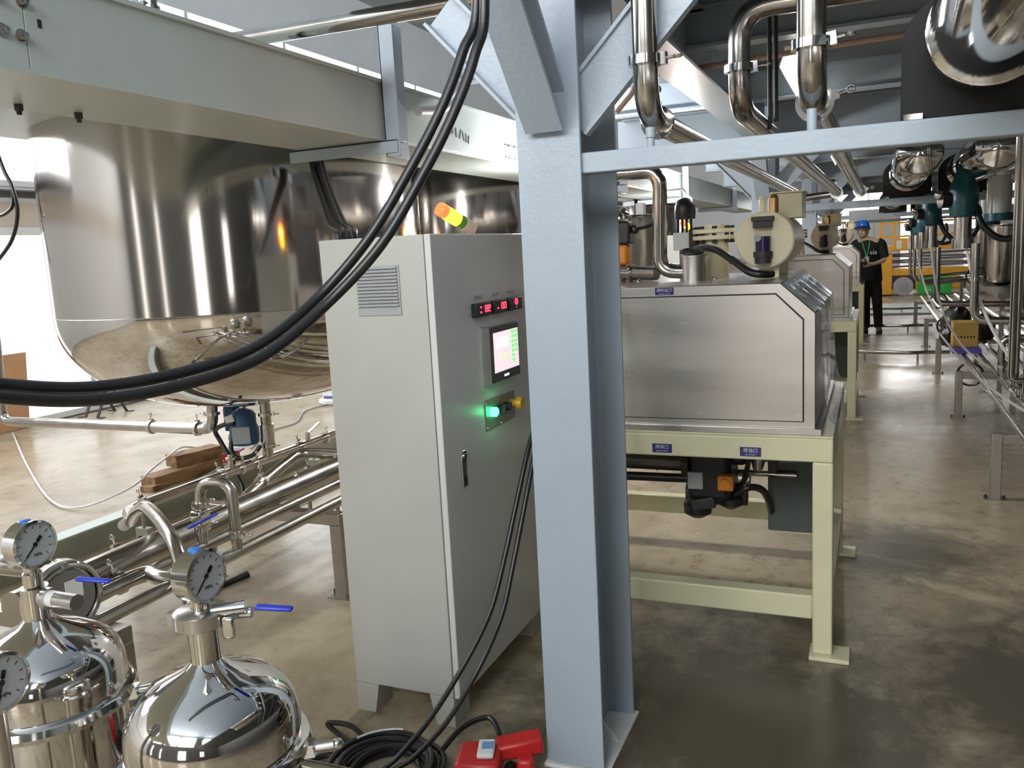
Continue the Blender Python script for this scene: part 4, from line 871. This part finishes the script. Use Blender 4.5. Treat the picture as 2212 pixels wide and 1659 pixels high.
def make_filter(x, y, label, big):
    t = thing('filter_vessel', label, 'filter vessel', (x, y, 0), 'domed filter vessels')
    MB().lathe([(.02, .20), (.11, .21), (.156, .26), (.159, .30), (.159, .598)], (x, y, 0), (0, 0, 1), 64).build('lower_shell', 'polish', t)
    for k in range(3):
        a = k*2*PI/3+.4; MB().cyl((x+.14*math.cos(a), y+.14*math.sin(a), 0), (x+.14*math.cos(a), y+.14*math.sin(a), .26), .016, 14).build('leg', 'pipe', t)
    lid = MB().lathe([(.166, .600), (.168, .64), (.166, .672), (.160, .695), (.146, .720), (.118, .745), (.080, .765), (.046, .780), (.030, .795)], (x, y, 0), (0, 0, 1), 72).build('domed_lid', 'polish', t)
    MB().lathe([(.164, .582), (.182, .586), (.187, .598), (.182, .612), (.169, .618)], (x, y, 0), (0, 0, 1), 72).build('clamp_band', 'chrome', t)
    for a in ((.35, 2.5, 4.6) if big else (.45, 4.3)):
        c = Vector((x+.186*math.cos(a), y+.186*math.sin(a), .60)); d = Vector((math.cos(a), math.sin(a), .15))
        MB().obox(c, (.03, .03, .026), d).cyl(c, c+d*.055, .009, 12).ball(c+d*.06, .011).build('band_bolt', 'chrome', t)
    nk = MB().lathe([(.033, .780), (.029, .800), (.029, .868)], (x, y, 0), (0, 0, 1), 28).build('neck', 'polish', t)
    if big:
        MB().lathe([(.045, .866), (.052, .870), (.052, .896), (.045, .90)], (x, y, 0), (0, 0, 1), 32).obox((x-.05, y-.02, .883), (.02, .02, .024), (1, .4, 0)).build('tri_clamp', 'satin', nk)
        MB().lathe([(.020, .90), (.018, .93), (.012, .934), (.012, .945)], (x, y, 0), (0, 0, 1), 20).build('gauge_stem', 'polish', nk)
        v = MB().cyl((x+.03, y+.0, .897), (x+.085, y+.03, .900), .014, 16).cyl((x+.03, y+.012, .884), (x+.09, y+.04, .886), .011, 16).build('valve_body', 'chrome', t)
        MB().obox((x+.065, y+.0, .868), (.024, .010, .042), (1, .3, 0)).build('wing_nut', 'chrome', v, bevel=.004)
        lever(t, (x+.095, y+.045, .895), (x+.165, y+.07, .889))
    else:
        MB().lathe([(.021, .868), (.021, .90), (.016, .905), (.016, .935), (.012, .94)], (x, y, 0), (0, 0, 1), 20).build('gauge_stem', 'polish', nk)
        v = MB().cyl((x, y, .845), (x+.13, y-.0, .845), .018, 18).cyl((x+.035, y, .845), (x+.05, y, .845), .024, 18).build('side_valve', 'satin', t)
        MB().cyl((x+.042, y, .845), (x+.07, y, .845), .0185, 18).build('white_tape', 'white', v)
        lever(t, (x+.10, y+.03, .885), (x+.17, y+.06, .875))
    gauge(t, (x+.02, y, .968), 1.0 if big else 1.02)
    return t
make_filter(-1.196, 1.181, 'polished domed filter vessel with pressure gauge, nearer to the cabinet', True)
make_filter(-1.724, 1.225, 'polished domed filter vessel with white-taped side valve at the left edge', False)
g3 = thing('gauge_post', 'pressure gauge on a post cut off by the left picture edge', 'gauge', (-1.39, .889, 0))
MB().cyl((-1.392, .889, 0), (-1.392, .889, .83), .014, 14).build('post', 'pipe', g3); gauge(g3, (-1.372, .889, .867), 1.0, 4.4)
run('floor_pipe', 'stainless pipe low on the floor right of the nearer filter vessel', [(-1.95, 1.79, .115), (-1.02, 1.81, .115)], .022)

fp = bpy.data.objects['floor_pipe']
for x in (-1.85, -1.08): MB().cyl((x, 1.80, 0), (x, 1.80, .095), .010, 8).build('pipe_foot', 'legsteel', fp)

# ================================================================== pipework under the tank
LG = 'pipes on the left trestle'
tl = thing('pipe_trestle', 'stainless trestle carrying the pipe manifold left of the cabinet', 'trestle', (-2.5, 3.12, 0))
for x in (-2.30, -3.10):
    l = MB().box(x, x+.06, 3.10, 3.16, .004, .35).build('leg', 'legsteel', tl, bevel=.003); MB().box(x-.03, x+.09, 3.08, 3.18, 0, .006).build('foot_plate', 'legsteel', l)
    MB().cyl((x-.02, 3.13, .006), (x-.02, 3.13, .03), .008, 6).build('anchor_bolt', 'dark', l)
MB().box(-3.10, -2.24, 3.10, 3.16, .35, .405).build('crossbar', 'legsteel', tl, bevel=.003)
tl2 = copy_tree(tl, (0, -1.25, 0), 'stainless trestle under the left end of the pipe manifold, half hidden by the filters')
r1 = run('manifold_pipe', 'front slim stainless pipe of the manifold left of the cabinet', [(-2.265, 1.6, .455), (-2.265, 4.6, .455)], .024, [((-2.265, 3.4, .455), (0, 1, 0), (0, 0, 1))], group=LG)
MB().cyl((-2.265, 3.13, .404), (-2.265, 3.13, .44), .010, 10).build('pipe_stub', 'legsteel', r1)
r2 = run('manifold_pipe', 'second slim stainless pipe of the manifold, behind the front one', [(-2.42, 1.9, .47), (-2.42, 4.6, .47)], .024, group=LG)
MB().cyl((-2.42, 3.13, .404), (-2.42, 3.13, .455), .010, 10).build('pipe_stub', 'legsteel', r2)
r3_ = run('manifold_pipe', 'thick stainless manifold pipe in the middle of the trestle', [(-2.575, 1.75, .48), (-2.575, 5.2, .48)], .062, group=LG, seg=28)
MB().cyl((-2.575, 3.13, .404), (-2.575, 3.13, .43), .014, 10).build('pipe_stub', 'legsteel', r3_)
for y in (2.75, 3.25): MB().cyl((-2.575, y, .54), (-2.575, y, .556), .012, 12).build('boss', 'chrome', r3_)
run('manifold_pipe', 'thin stainless pipe along the rear of the thick manifold', [(-2.70, 1.85, .47), (-2.70, 5.2, .47)], .021, [((-2.70, 2.28, .47), (0, 1, 0), (-.3, 0, 1)), ((-2.70, 3.5, .47), (0, 1, 0), (0, 0, 1))], group=LG)
up_ = run('u_bend_pipe', 'inverted U-shaped stainless pipe bridging two manifold pipes', [(-2.42, 2.44, .47), (-2.42, 2.46, .725), (-2.265, 2.46, .735), (-2.265, 2.46, .455)], .021, [((-2.42, 2.445, .64), (0, 0, 1), (0, 1, 0)), ((-2.265, 2.46, .53), (0, 0, 1), (1, 0, 0)), ((-2.42, 2.445, .545), (0, 0, 1), (0, 1, 0))], bend=.06)
MB().box(-2.445, -2.395, 2.415, 2.475, .56, .62).build('valve_block', 'chrome', up_, bevel=.006)
lever(up_, (-2.375, 2.33, .585), (-2.36, 2.47, .60), 'dark blue valve lever')
run('s_bend_pipe', 'S-shaped stainless pipe dropping from the rear pipe toward the nearer filter', [(-3.38, 2.95, .33), (-3.10, 2.74, .47), (-2.80, 2.53, .585), (-2.55, 2.36, .60), (-2.30, 2.19, .58), (-2.20, 2.12, .45), (-2.16, 2.10, .33)], .026, bend=.12)
run('s_bend_pipe', 'wavy stainless pipe branching toward the gauge of the nearer filter', [(-2.44, 1.72, .455), (-2.45, 2.08, .465), (-2.42, 2.17, .47), (-2.32, 2.12, .47), (-2.15, 2.16, .47)], .030, [((-2.452, 2.06, .465), (0, 1, 0), (-.5, 0, 1))], bend=.07)
run('branch_elbow', 'stainless elbow pipe leaving the rear manifold beside the cabinet', [(-2.70, 3.02, .48), (-2.76, 3.30, .52), (-2.80, 3.58, .56), (-2.55, 3.62, .55), (-2.1, 3.62, .55)], .028, [((-2.735, 3.18, .505), (-.3, 1, .2), (0, 0, 1))], bend=.08)
# pump casing behind the left filter
pc_ = thing('pump_casing', 'round polished pump casing with white sticker behind the left filter gauge', 'pump', (-2.3, 1.72, 0))
MB().lathe([(.06, -.05), (.10, -.045), (.118, -.02), (.118, .02), (.105, .03), (.09, .032)], (-2.33, 1.74, .56), (1, -.15, 0), 44).build('casing', 'polish', pc_)
MB().torus((-2.295, 1.735, .56), (1, -.15, 0), .105, .010, 40, 8).build('ring', 'chrome', pc_)
MB().cyl((-2.33, 1.74, .56), (-2.29, 1.734, .56), .088, 36).build('cover', 'satin', pc_)
MB().obox((-2.286, 1.755, .585), (.002, .055, .06), (1, -.15, 0)).build('sticker', 'white', pc_)
MB().pipe([(-2.37, 1.74, .65), (-2.5, 1.70, .66), (-3.3, 1.75, .64)], .032, .08).build('inlet_pipe', 'pipe', pc_)
MB().box(-2.42, -2.26, 1.66, 1.80, 0, .44).build('pedestal', 'legsteel', pc_, bevel=.01)
# pipe lying over the channel
ra = run('drain_pipe', 'stainless drain pipe with clamps lying above the olive channel', [(-3.40, 2.93, .32), (-3.60, 3.15, .26), (-3.80, 3.30, .25), (-3.79, 5.9, .25)], .030, [((-3.80, 3.42, .25), (0, 1, 0), (-.4, 0, 1)), ((-3.795, 4.05, .25), (0, 1, 0), (-.5, 0, 1)), ((-3.795, 4.22, .25), (0, 1, 0), (.4, 0, 1)), ((-3.795, 4.36, .25), (0, 1, 0), (.4, 0, 1)), ((-3.79, 4.85, .25), (0, 1, 0), (-.3, 0, 1)), ((-3.79, 5.15, .25), (0, 1, 0), (.3, 0, 1))], bend=.10)
v1 = MB().cyl((-3.79, 4.95, .27), (-3.79, 4.95, .335), .018, 14).obox((-3.79, 5.02, .35), (.02, .16, .008), (1, 0, 0), (0, -.35, 1)).build('lever_valve', 'chrome', ra)
MB().cyl((-3.795, 4.14, .27), (-3.795, 4.14, .36), .016, 12).cyl((-3.795, 4.14, .33), (-3.795, 4.14, .345), .03, 14).build('sample_valve', 'chrome', ra)
for (y) in (3.4, 5.0): MB().cyl((-3.795, y, .119), (-3.795, y, .235), .010, 8).build('pipe_foot', 'legsteel', ra)
ch = thing('floor_channel', 'olive-grey steel channel section lying on the floor under the tank', 'channel', (-4.12, 2.6, 0))
MB().box(-4.092, -4.08, 1.9, 6.6, 0, .119).build('web', 'olive', ch, smooth=False)
MB().box(-4.20, -4.08, 1.9, 6.6, .119, .128).build('top_flange', 'girder', ch, smooth=False); MB().box(-4.20, -4.092, 1.9, 6.6, 0, .008).build('bottom_flange', 'olive', ch, smooth=False)  # top flange in lighter paint, carrying the light that falls on it
MB().box(-3.84, -3.75, 3.38, 3.42, .0, .119).build('pad', 'olive', ch); MB().box(-3.84, -3.75, 4.98, 5.02, .0, .119).build('pad', 'olive', ch)
# tank outlets
o1 = run('outlet_pipe', 'stainless outlet pipe leaving the tank bottom and running left', [(-4.09, 4.35, .74), (-4.105, 4.35, .475), (-6.2, 4.35, .468), (-6.15, 4.35, 1.05), (-6.15, 4.35, 2.3)], .036, [((-4.10, 4.35, .585), (0, 0, 1), (-1, -.2, 0)), ((-4.24, 4.35, .475), (1, 0, 0), (0, 0, 1)), ((-4.66, 4.35, .473), (1, 0, 0), (0, 0, 1))], bend=.09, group='tank outlet pipes')
MB().cyl((-4.25, 4.35, .4745), (-4.65, 4.35, .473), .039, 22).build('sight_sleeve', 'satin', o1)
o2 = run('outlet_pipe', 'stainless outlet pipe dropping from the tank bottom to the drain pipe', [(-3.772, 4.5, .72), (-3.788, 4.5, .27)], .036, [((-3.778, 4.5, .56), (0, 0, 1), (1, .2, 0)), ((-3.785, 4.5, .345), (0, 0, 1), (1, 0, 0))], group='tank outlet pipes')
MB().cyl((-3.78, 4.5, .36), (-3.776, 4.5, .49), .046, 22).build('sleeve', 'satin', o2)
ba = thing('blue_actuator', 'blue electric valve actuator with grey nameplate under the big tank', 'actuator', (-3.93, 4.45, .35))
MB().lathe([(.03, .0), (.088, .015), (.098, .05), (.098, .12), (.085, .15), (.085, .215), (.065, .245), (.03, .262)], (-3.93, 4.45, .345), (0, 0, 1), 28).build('actuator_body', 'bluehousing', ba)
MB().cyl((-3.93, 4.45, .60), (-3.93, 4.45, .70), .010, 10).cyl((-3.93, 4.45, .61), (-3.93, 4.45, .645), .026, 6).build('stem', 'chrome', ba)
MB().obox((-3.885, 4.365, .435), (.12, .012, .115), (.9, .42, 0)).build('nameplate', 'greylabel', ba, bevel=.003)
MB().obox((-3.955, 4.345, .55), (.06, .008, .05), (.9, .3, .3)).build('sticker', 'white', ba)
MB().cyl((-4.04, 4.47, .45), (-4.04, 4.47, .62), .055, 18).box(-4.07, -3.99, 4.42, 4.50, .50, .60).build('side_motor', 'bluehousing', ba)
MB().cyl((-4.02, 4.40, .41), (-3.97, 4.42, .41), .022, 16).build('cable_gland', 'greylabel', ba)
for k, pts in enumerate(([(-3.93, 4.36, .52), (-4.02, 4.34, .505), (-4.10, 4.36, .46), (-4.08, 4.38, .38), (-3.98, 4.36, .25), (-3.92, 4.33, .16), (-3.86, 4.30, .10), (-3.80, 4.22, .02)], [(-3.97, 4.37, .42), (-3.96, 4.34, .34), (-3.90, 4.33, .29), (-3.82, 4.38, .30), (-3.78, 4.42, .36)])):
    MB().sweep(spline(pts), .016, 10).build('flex_conduit', 'rubber', ba)
bh = MB().sweep(spline([(-3.30, 2.92, .26), (-3.15, 2.92, .20), (-3.02, 2.95, .10), (-2.95, 3.0, .012), (-2.9, 3.2, .012)]), .018, 10).build('black_drain_hose', 'rubber'); tag(bh, 'short black hose slanting to the floor behind the U-bend', 'hose')
# ---- loose things on the left floor
for k, (c, sz, ax, z) in enumerate((((-4.77, 4.70, .045), (.16, .62, .09), (1, -.12, 0), 0), ((-4.80, 4.86, .135), (.15, .40, .09), (1, -.25, 0), 0), ((-4.76, 4.42, .02), (.12, .20, .04), (1, .1, 0), 0))):
    o = MB().obox(c, sz, ax).build('timber_block', 'wood', bevel=.004); tag(o, ['long weathered timber block on the floor behind the olive channel', 'short timber block stacked on top of the long one', 'thin timber offcut at the left end of the long block'][k], 'timber block', 'timber blocks under the tank')
rx = thing('red_box', 'small flat red box on the floor beyond the timber blocks', 'box', (-4.85, 5.2, 0))
MB().obox((-4.84, 5.25, .035), (.16, .14, .07), (1, .3, 0)).build('box_body', 'red', rx, bevel=.006); MB().obox((-4.82, 5.27, .078), (.20, .10, .012), (1, .3, 0)).build('box_flap', paint('purple_flap', (.18, .05, .15), .5), rx)
WH = 'thin hoses on the left floor'
for k, (pts, r, mt_) in enumerate((([(-8.0, 5.7, .012), (-6.45, 4.68, .012), (-5.27, 3.96, .012), (-4.86, 3.87, .02), (-4.66, 4.10, .10), (-4.70, 4.35, .17), (-4.80, 4.62, .2), (-4.9, 4.85, .20), (-5.0, 5.2, .10), (-4.96, 5.45, .05)], .008, 'white'), ([(-4.80, 5.16, .02), (-4.62, 4.9, .03), (-4.58, 4.7, .02), (-4.5, 4.4, .012)], .007, 'greylabel'), ([(-4.9, 5.6, .012), (-5.2, 6.22, .012), (-5.22, 6.65, .012), (-5.52, 7.2, .012), (-5.5, 7.6, .012)], .008, 'greylabel'))):
    o = MB().sweep(spline(pts), r, 8).build('thin_hose', mt_); tag(o, ['long thin white hose curving over the floor and the timber blocks', 'thin grey cord leaving the small red box', 'thin grey hose leading to the white scale'][k], 'hose', WH)
js = thing('jack_stand', 'dark steel jack stand with red saddle by the white wall', 'jack stand', (-7.9, 6.76, 0))
for sx, sy in ((-1, -1), (1, -1), (-1, 1), (1, 1)):
    a = Vector((-7.9+sx*.15, 6.76+sy*.20, 0)); b = Vector((-7.9+sx*.035, 6.76+sy*.04, .29)); MB().obox((a+b)/2, (.035, .012, (b-a).length+.01), (1, 0, 0), b-a).build('leg', 'dark', js); MB().box(a.x-.03, a.x+.03, a.y-.03, a.y+.03, 0, .008).build('foot', 'dark', js)
MB().box(-7.945, -7.855, 6.71, 6.81, .265, .325).build('collar', 'dark', js); MB().cyl((-7.9, 6.76, .32), (-7.9, 6.76, .37), .03, 14).box(-7.94, -7.86, 6.64, 6.88, .345, .385).build('red_saddle', 'red', js, bevel=.006)
pw = MB().obox((-8.14, 5.6, .40), (.012, .86, .80), (1, 0, -.12), (.12, 0, 1)).build('plywood_sheet', 'plywood'); tag(pw, 'orange-brown plywood sheet leaning on the white wall', 'board')
sc_ = thing('floor_scale', 'white bench scale on the floor beside the cabinet edge', 'scale', (-5.6, 7.7, 0))
MB().lathe([(.17, 0), (.19, .02), (.19, .05), (.16, .06)], (-5.5, 7.75, 0), (0, 0, 1), 32).build('base', 'white', sc_); MB().box(-5.62, -5.40, 7.66, 7.82, .06, .42).build('head', 'white', sc_, bevel=.01); MB().box(-5.6, -5.38, 7.655, 7.66, .055, .09).build('stripe', paint('scale_blue', (.1, .12, .3), .4), sc_)
for k, pts in enumerate(([(-4.72, 3.5, 2.36), (-4.66, 3.5, 2.18), (-4.61, 3.5, 2.08), (-4.596, 3.5, 1.93), (-4.68, 3.5, 1.775), (-4.86, 3.5, 1.64)], [(-4.95, 3.5, 1.93), (-4.75, 3.5, 1.925), (-4.66, 3.5, 1.95), (-4.62, 3.5, 1.99), (-4.61, 3.5, 2.06)])):
    o = MB().sweep(spline(pts), .011, 8).build('loop_cable', 'rubber'); tag(o, ['black cable looping in front of the window at the left edge', 'short black cable joining the loop at the left edge'][k], 'cable', 'black cables at the left window')

# ================================================================== the worker
import bmesh
def skin_mesh(chains, root=0, sub=1):
    """chains: list of lists of (x, y, z, r); points given by the same coordinates are shared"""
    vs = []; rs = []; es = []; idx = {}
    for ch in chains:
        prev = None
        for (x, y, z, r) in ch:
            k = (round(x, 4), round(y, 4), round(z, 4))
            if k not in idx: idx[k] = len(vs); vs.append((x, y, z)); rs.append(r)
            i = idx[k]
            if prev is not None: es.append((prev, i))
            prev = i
    me = bpy.data.meshes.new('skin_tmp'); me.from_pydata(vs, es, []); o = bpy.data.objects.new('skin_tmp', me); COL.objects.link(o)
    o.modifiers.new('skin', 'SKIN'); me.skin_vertices[0].data[0].use_root = True
    for i, r in enumerate(rs): me.skin_vertices[0].data[i].radius = (r, r) if not isinstance(r, tuple) else r
    s = o.modifiers.new('sub', 'SUBSURF'); s.levels = sub; s.render_levels = sub
    bpy.context.view_layer.update(); dg = bpy.context.evaluated_depsgraph_get()
    m2 = bpy.data.meshes.new_from_object(o.evaluated_get(dg)); bpy.data.objects.remove(o)
    b = MB(); b.v = [tuple(v.co) for v in m2.vertices]; b.f = [tuple(p.vertices) for p in m2.polygons]; return b
def remeshed(b, name, mat, parent, voxel, smooth=4, label=None):
    o = b.build(name, mat, parent, label); r = o.modifiers.new('remesh', 'REMESH'); r.mode = 'VOXEL'; r.voxel_size = voxel; r.use_smooth_shade = True
    s = o.modifiers.new('smooth', 'SMOOTH'); s.iterations = smooth; s.factor = .5
    return o
PX, PY = -.05, 14.42
per = thing('person', 'person in black t-shirt and black trousers with blue safety helmet standing in the aisle', 'person', (PX, PY, 0))
def W(x, y, z, r): return (x, PY+y, z, r)
pel = W(-.05, 0, .92, .11); ch_ = W(-.075, .0, 1.20, .11); nb = W(-.11, .01, 1.43, .07); nk_ = W(-.135, 0, 1.50, .055)
armR = [nb, W(.05, .01, 1.415, .062), W(.105, .01, 1.38, .055), W(.155, -.03, 1.14, .043), W(.07, -.15, 1.105, .036), W(-.03, -.235, 1.085, .028), W(-.07, -.26, 1.08, .030)]
armL = [nb, W(-.22, .01, 1.415, .062), W(-.275, .01, 1.38, .055), W(-.325, -.04, 1.15, .043), W(-.28, -.16, 1.14, .036), W(-.215, -.25, 1.145, .028), W(-.185, -.275, 1.15, .030)]
legR = [pel, W(.035, 0, .84, .085), W(.055, -.02, .48, .060), W(.08, .02, .09, .042), W(.085, -.06, .05, .042), W(.09, -.15, .035, .035)]
legL = [pel, W(-.135, 0, .84, .085), W(-.12, -.02, .48, .060), W(-.105, .02, .09, .042), W(-.11, -.06, .05, .042), W(-.12, -.15, .035, .035)]
fing = []
for k in range(4):
    fing.append([armR[-1], W(-.10, -.275+.0, 1.10-.016*k, .011), W(-.135, -.285, 1.102-.016*k, .009), W(-.155, -.262, 1.10-.016*k, .008)])
    fing.append([armL[-1], W(-.165, -.295, 1.175-.014*k, .011), W(-.140, -.31, 1.172-.014*k, .009), W(-.125, -.29, 1.168-.014*k, .008)])
fing += [[armR[-1], W(-.075, -.28, 1.115, .011), W(-.095, -.30, 1.125, .009)], [armL[-1], W(-.19, -.30, 1.185, .011), W(-.175, -.32, 1.195, .009)]]
body = skin_mesh([[pel, ch_, nb, nk_, W(-.15, -.01, 1.56, .06)], armR, armL, legR, legL]+fing)
hc = Vector((-.165, PY-.015, 1.595)); tilt = Matrix.Rotation(math.radians(-14), 4, 'X') @ Matrix.Rotation(math.radians(-12), 4, 'Z')
hb = MB()
hb.ball((0, .01, .03), .088, (.88, 1.05, 1.05)).ball((0, -.02, -.045), .07, (.86, .95, 1.0)).ball((0, -.055, -.085), .035, (.9, .8, .7)).ball((0, -.097, -.012), .014, (.8, 1.0, 1.5), 10, 8).ball((0, -.104, -.030), .014, (1, .9, .7), 10, 8)
hb.ball((-.079, .01, -.015), .022, (.4, .8, 1.3), 10, 8).ball((.079, .01, -.015), .022, (.4, .8, 1.3), 10, 8).ball((0, -.086, -.062), .016, (1.4, .5, .45), 10, 8).ball((0, -.085, .02), .03, (1.9, .3, .35), 10, 8)
HM = Matrix.Translation(hc) @ tilt
hb.v = [tuple(HM @ Vector(v)) for v in hb.v]
body.add(hb.v, hb.f)
remeshed(body, 'body', 'skin', per, .0075, 3)
def loft(b, secs, seg=28):
    n0 = len(b.v); vs = []; fs = []
    for (x, y, z, rx, ry) in secs:
        for k in range(seg): t_ = 2*PI*k/seg; vs.append((x+rx*math.cos(t_), PY+y+ry*math.sin(t_), z))
    n = len(secs)
    for i in range(n-1):
        for k in range(seg): fs.append((i*seg+k, i*seg+(k+1) % seg, (i+1)*seg+(k+1) % seg, (i+1)*seg+k))
    fs += [tuple(range(seg-1, -1, -1)), tuple((n-1)*seg+k for k in range(seg))]
    return b.add(vs, fs)
shirt = loft(MB(), [(-.035, 0, .815, .165, .135), (-.045, 0, .95, .165, .14), (-.065, -.005, 1.10, .17, .145), (-.08, -.005, 1.25, .18, .145), (-.095, 0, 1.36, .185, .125), (-.105, .005, 1.415, .15, .10), (-.112, .01, 1.455, .085, .075)])
for A_ in (armR, armL):
    p = [Vector(q[:3]) for q in A_[1:4]]; shirt.sweep(spline([p[0], p[1], p[1].lerp(p[2], .5), p[1].lerp(p[2], .85)], 5), .072, 16)
remeshed(shirt, 'shirt', 'shirt', per, .012, 4)
tro = skin_mesh([[W(-.045, 0, .93, .13), W(-.045, 0, .84, .13), W(.035, 0, .78, .105), W(.055, -.02, .48, .082), W(.078, .02, .10, .072), W(.079, .02, .075, .072)], [W(-.045, 0, .84, .13), W(-.135, 0, .78, .105), W(-.12, -.02, .48, .082), W(-.105, .02, .10, .072), W(-.105, .02, .075, .072)]])
remeshed(tro, 'trousers', 'trouser', per, .012, 4)
for sx, x in ((1, .087), (-1, -.113)):
    MB().ball((x, PY-.06, .05), .055, (.85, 1.0, .85)).ball((x+.006*sx, PY-.15, .038), .045, (.95, 1.35, .8)).box(x-.045, x+.045, PY-.20, PY+.0, .0, .018).build('shoe', 'shoe', per)
hp = MB(); 
for i in range(1): hp.lathe([(.118, 0), (.116, .03), (.106, .07), (.080, .105), (.04, .122), (.005, .126)], (0, .008, .045), (0, 0, 1), 32)
hp.v = [tuple(HM @ Vector((v[0]*.92, v[1]*1.08, v[2]))) for v in hp.v]
hl = hp.build('helmet', 'helmet', per)
br = MB().lathe([(.112, -.004), (.132, -.012), (.133, -.006), (.112, .006)], (0, -.012, .050), (0, 0, 1), 32); br.v = [tuple(HM @ Vector((v[0]*.90, v[1]*1.12, v[2]))) for v in br.v]; br.build('helmet_brim', 'helmet', hl)
hr = MB().ball((0, .03, .005), .088, (.93, 1.0, .8)); hr.v = [tuple(HM @ Vector((v[0], max(v[1], -.015)+.012, v[2]))) for v in hr.v]; hr.build('hair', 'hair', per)
gl = MB()
for s_ in (-1, 1): gl.torus((s_*.034, -.104, .004), (0, 1, 0), .021, .003, 16, 6)
gl.cyl((-.013, -.105, .006), (.013, -.105, .006), .003, 6).cyl((-.056, -.10, .008), (-.08, .01, .0), .003, 6).cyl((.056, -.10, .008), (.08, .01, .0), .003, 6)
gl.v = [tuple(HM @ Vector(v)) for v in gl.v]; gl.build('glasses', 'ink', per)
mo = MB().ball((0, -.0975, -.060), .014, (1.3, .25, .22), 10, 8); mo.v = [tuple(HM @ Vector(v)) for v in mo.v]; mo.build('mouth', paint('lips', (.38, .16, .13), .5), per)
for s_ in (-1, 1):
    MB().sweep(spline([(-.115+s_*.06, PY+.03, 1.475), (-.115+s_*.055, PY-.10, 1.43), (-.11+s_*.035, PY-.155, 1.33), (-.105+s_*.012, PY-.168, 1.24), (-.10, PY-.175, 1.20)]), .008, 6).build('lanyard', 'lanyard', per, 'green lanyard')
MB().obox((-.10, PY-.18, 1.165), (.06, .004, .08)).build('badge', 'white', per, bevel=.004)
text('aia', 'shirt_lettering', 'signtext', per, (-.01, PY-.158, 1.265), (1, 0, 0), (0, .12, 1), .10, .002)
MB().obox((-.125, PY-.30, 1.125), (.05, .012, .09), (1, 0, .2)).build('phone', 'black', per, bevel=.004)

# ================================================================== yellow scissor lift at the far end
LX, LY = .12, 22.9
lf = thing('scissor_lift', 'yellow scissor lift with green side panel parked at the end of the aisle', 'lift', (1.1, LY, 0))
MB().box(.14, 2.55, LY, LY+1.1, .14, .66).build('chassis', 'liftyellow', lf, bevel=.03)
MB().box(.10, .42, LY-.02, LY+1.1, .03, 1.02).build('end_frame', 'liftyellow', lf, bevel=.02)
MB().box(.98, 1.72, LY-.02, LY, .03, .44).build('green_panel', 'green', lf, bevel=.004)
text('GL', 'panel_lettering', 'signtext', lf, (1.22, LY-.022, .14), (1, 0, 0), (0, 0, 1), .14, .001)
for x in (.67, 2.25):
    w = MB().lathe([(.08, -.06), (.22, -.055), (.23, 0), (.22, .055), (.08, .06)], (x, LY-.02, .232), (0, -1, 0), 36).build('wheel', paint('grey_tyre', (.42, .40, .40), .7) if 'grey_tyre' not in bpy.data.materials else bpy.data.materials['grey_tyre'], lf)
    MB().cyl((x, LY-.08, .232), (x, LY-.095, .232), .10, 24).build('hub', 'greylabel', w)
    MB().box(x-.27, x+.27, LY-.012, LY-.004, .18, .50).build('wheel_arch', 'dark', lf, bevel=.04)
gp = paint('scissor_grey', (.16, .15, .19), .5)
for k in range(5): MB().obox((1.3, LY+.25, .72+.075*k), (2.2, .06, .045), (1, 0, .02*(-1)**k)).build('scissor_arm', gp, lf)
for x in (.32, 1.3, 2.3):
    for k in range(3): MB().cyl((x, LY+.20, .74+.12*k), (x, LY+.15, .74+.12*k), .05, 14).build('pivot', 'greylabel', lf)
MB().box(.12, 2.6, LY, LY+1.1, 1.10, 1.22).build('platform', 'liftyellow', lf, bevel=.01)
for x in (.12, .42, 1.2, 2.0, 2.55): MB().box(x, x+.06, LY, LY+.05, 1.22, 2.25).build('guard_post', 'liftyellow', lf)
for z in (1.42, 1.75, 2.2): MB().box(.12, 2.61, LY+.005, LY+.045, z, z+.05).build('guard_rail', 'liftyellow', lf)
MB().box(.45, .95, LY-.01, LY, 1.12, 1.40).build('side_plate', 'liftyellow', lf, bevel=.005)
for (x, z, w_, h_) in ((.50, 1.15, .12, .2), (.75, 1.13, .16, .24), (1.2, 1.15, .2, .2)): MB().box(x, x+w_, LY-.014, LY-.01, z, z+h_).build('notice', 'white', lf)
# pale plates lying across the aisle end, white machines and stacked boxes beyond
o = MB().box(-.1, 1.0, 17.6, 20.2, .0, .03).build('floor_plate', paint('pale_green_plate', (.42, .50, .46), .4), bevel=.004); tag(o, 'pale green steel plate lying on the floor before the lift', 'plate')
for k, (x, y, w_, h_, d_) in enumerate(((-1.6, 24.6, 1.4, 1.9, .8), (.0, 25.4, 1.3, 2.2, .6), (1.6, 25.6, 1.2, 1.7, .5), (3.2, 24.6, 1.5, 2.1, .8))):
    t = thing('pale_cabinet', ['pale cabinet at the far end behind the third machine', 'tall pale cabinet at the far end behind the worker', 'pale cabinet at the far end above the lift platform', 'pale cabinet at the far end on the right'][k], 'cabinet', (x, y, 0), 'pale cabinets at the far end')
    MB().box(x-w_/2, x+w_/2, y, y+d_, 0, h_).build('body', 'white', t, bevel=.01); MB().box(x-w_/2+.03, x-.01, y-.02, y, .1, h_-.05).build('door', 'white', t, bevel=.004); MB().box(x+.01, x+w_/2-.03, y-.02, y, .1, h_-.05).build('door', 'white', t, bevel=.004)
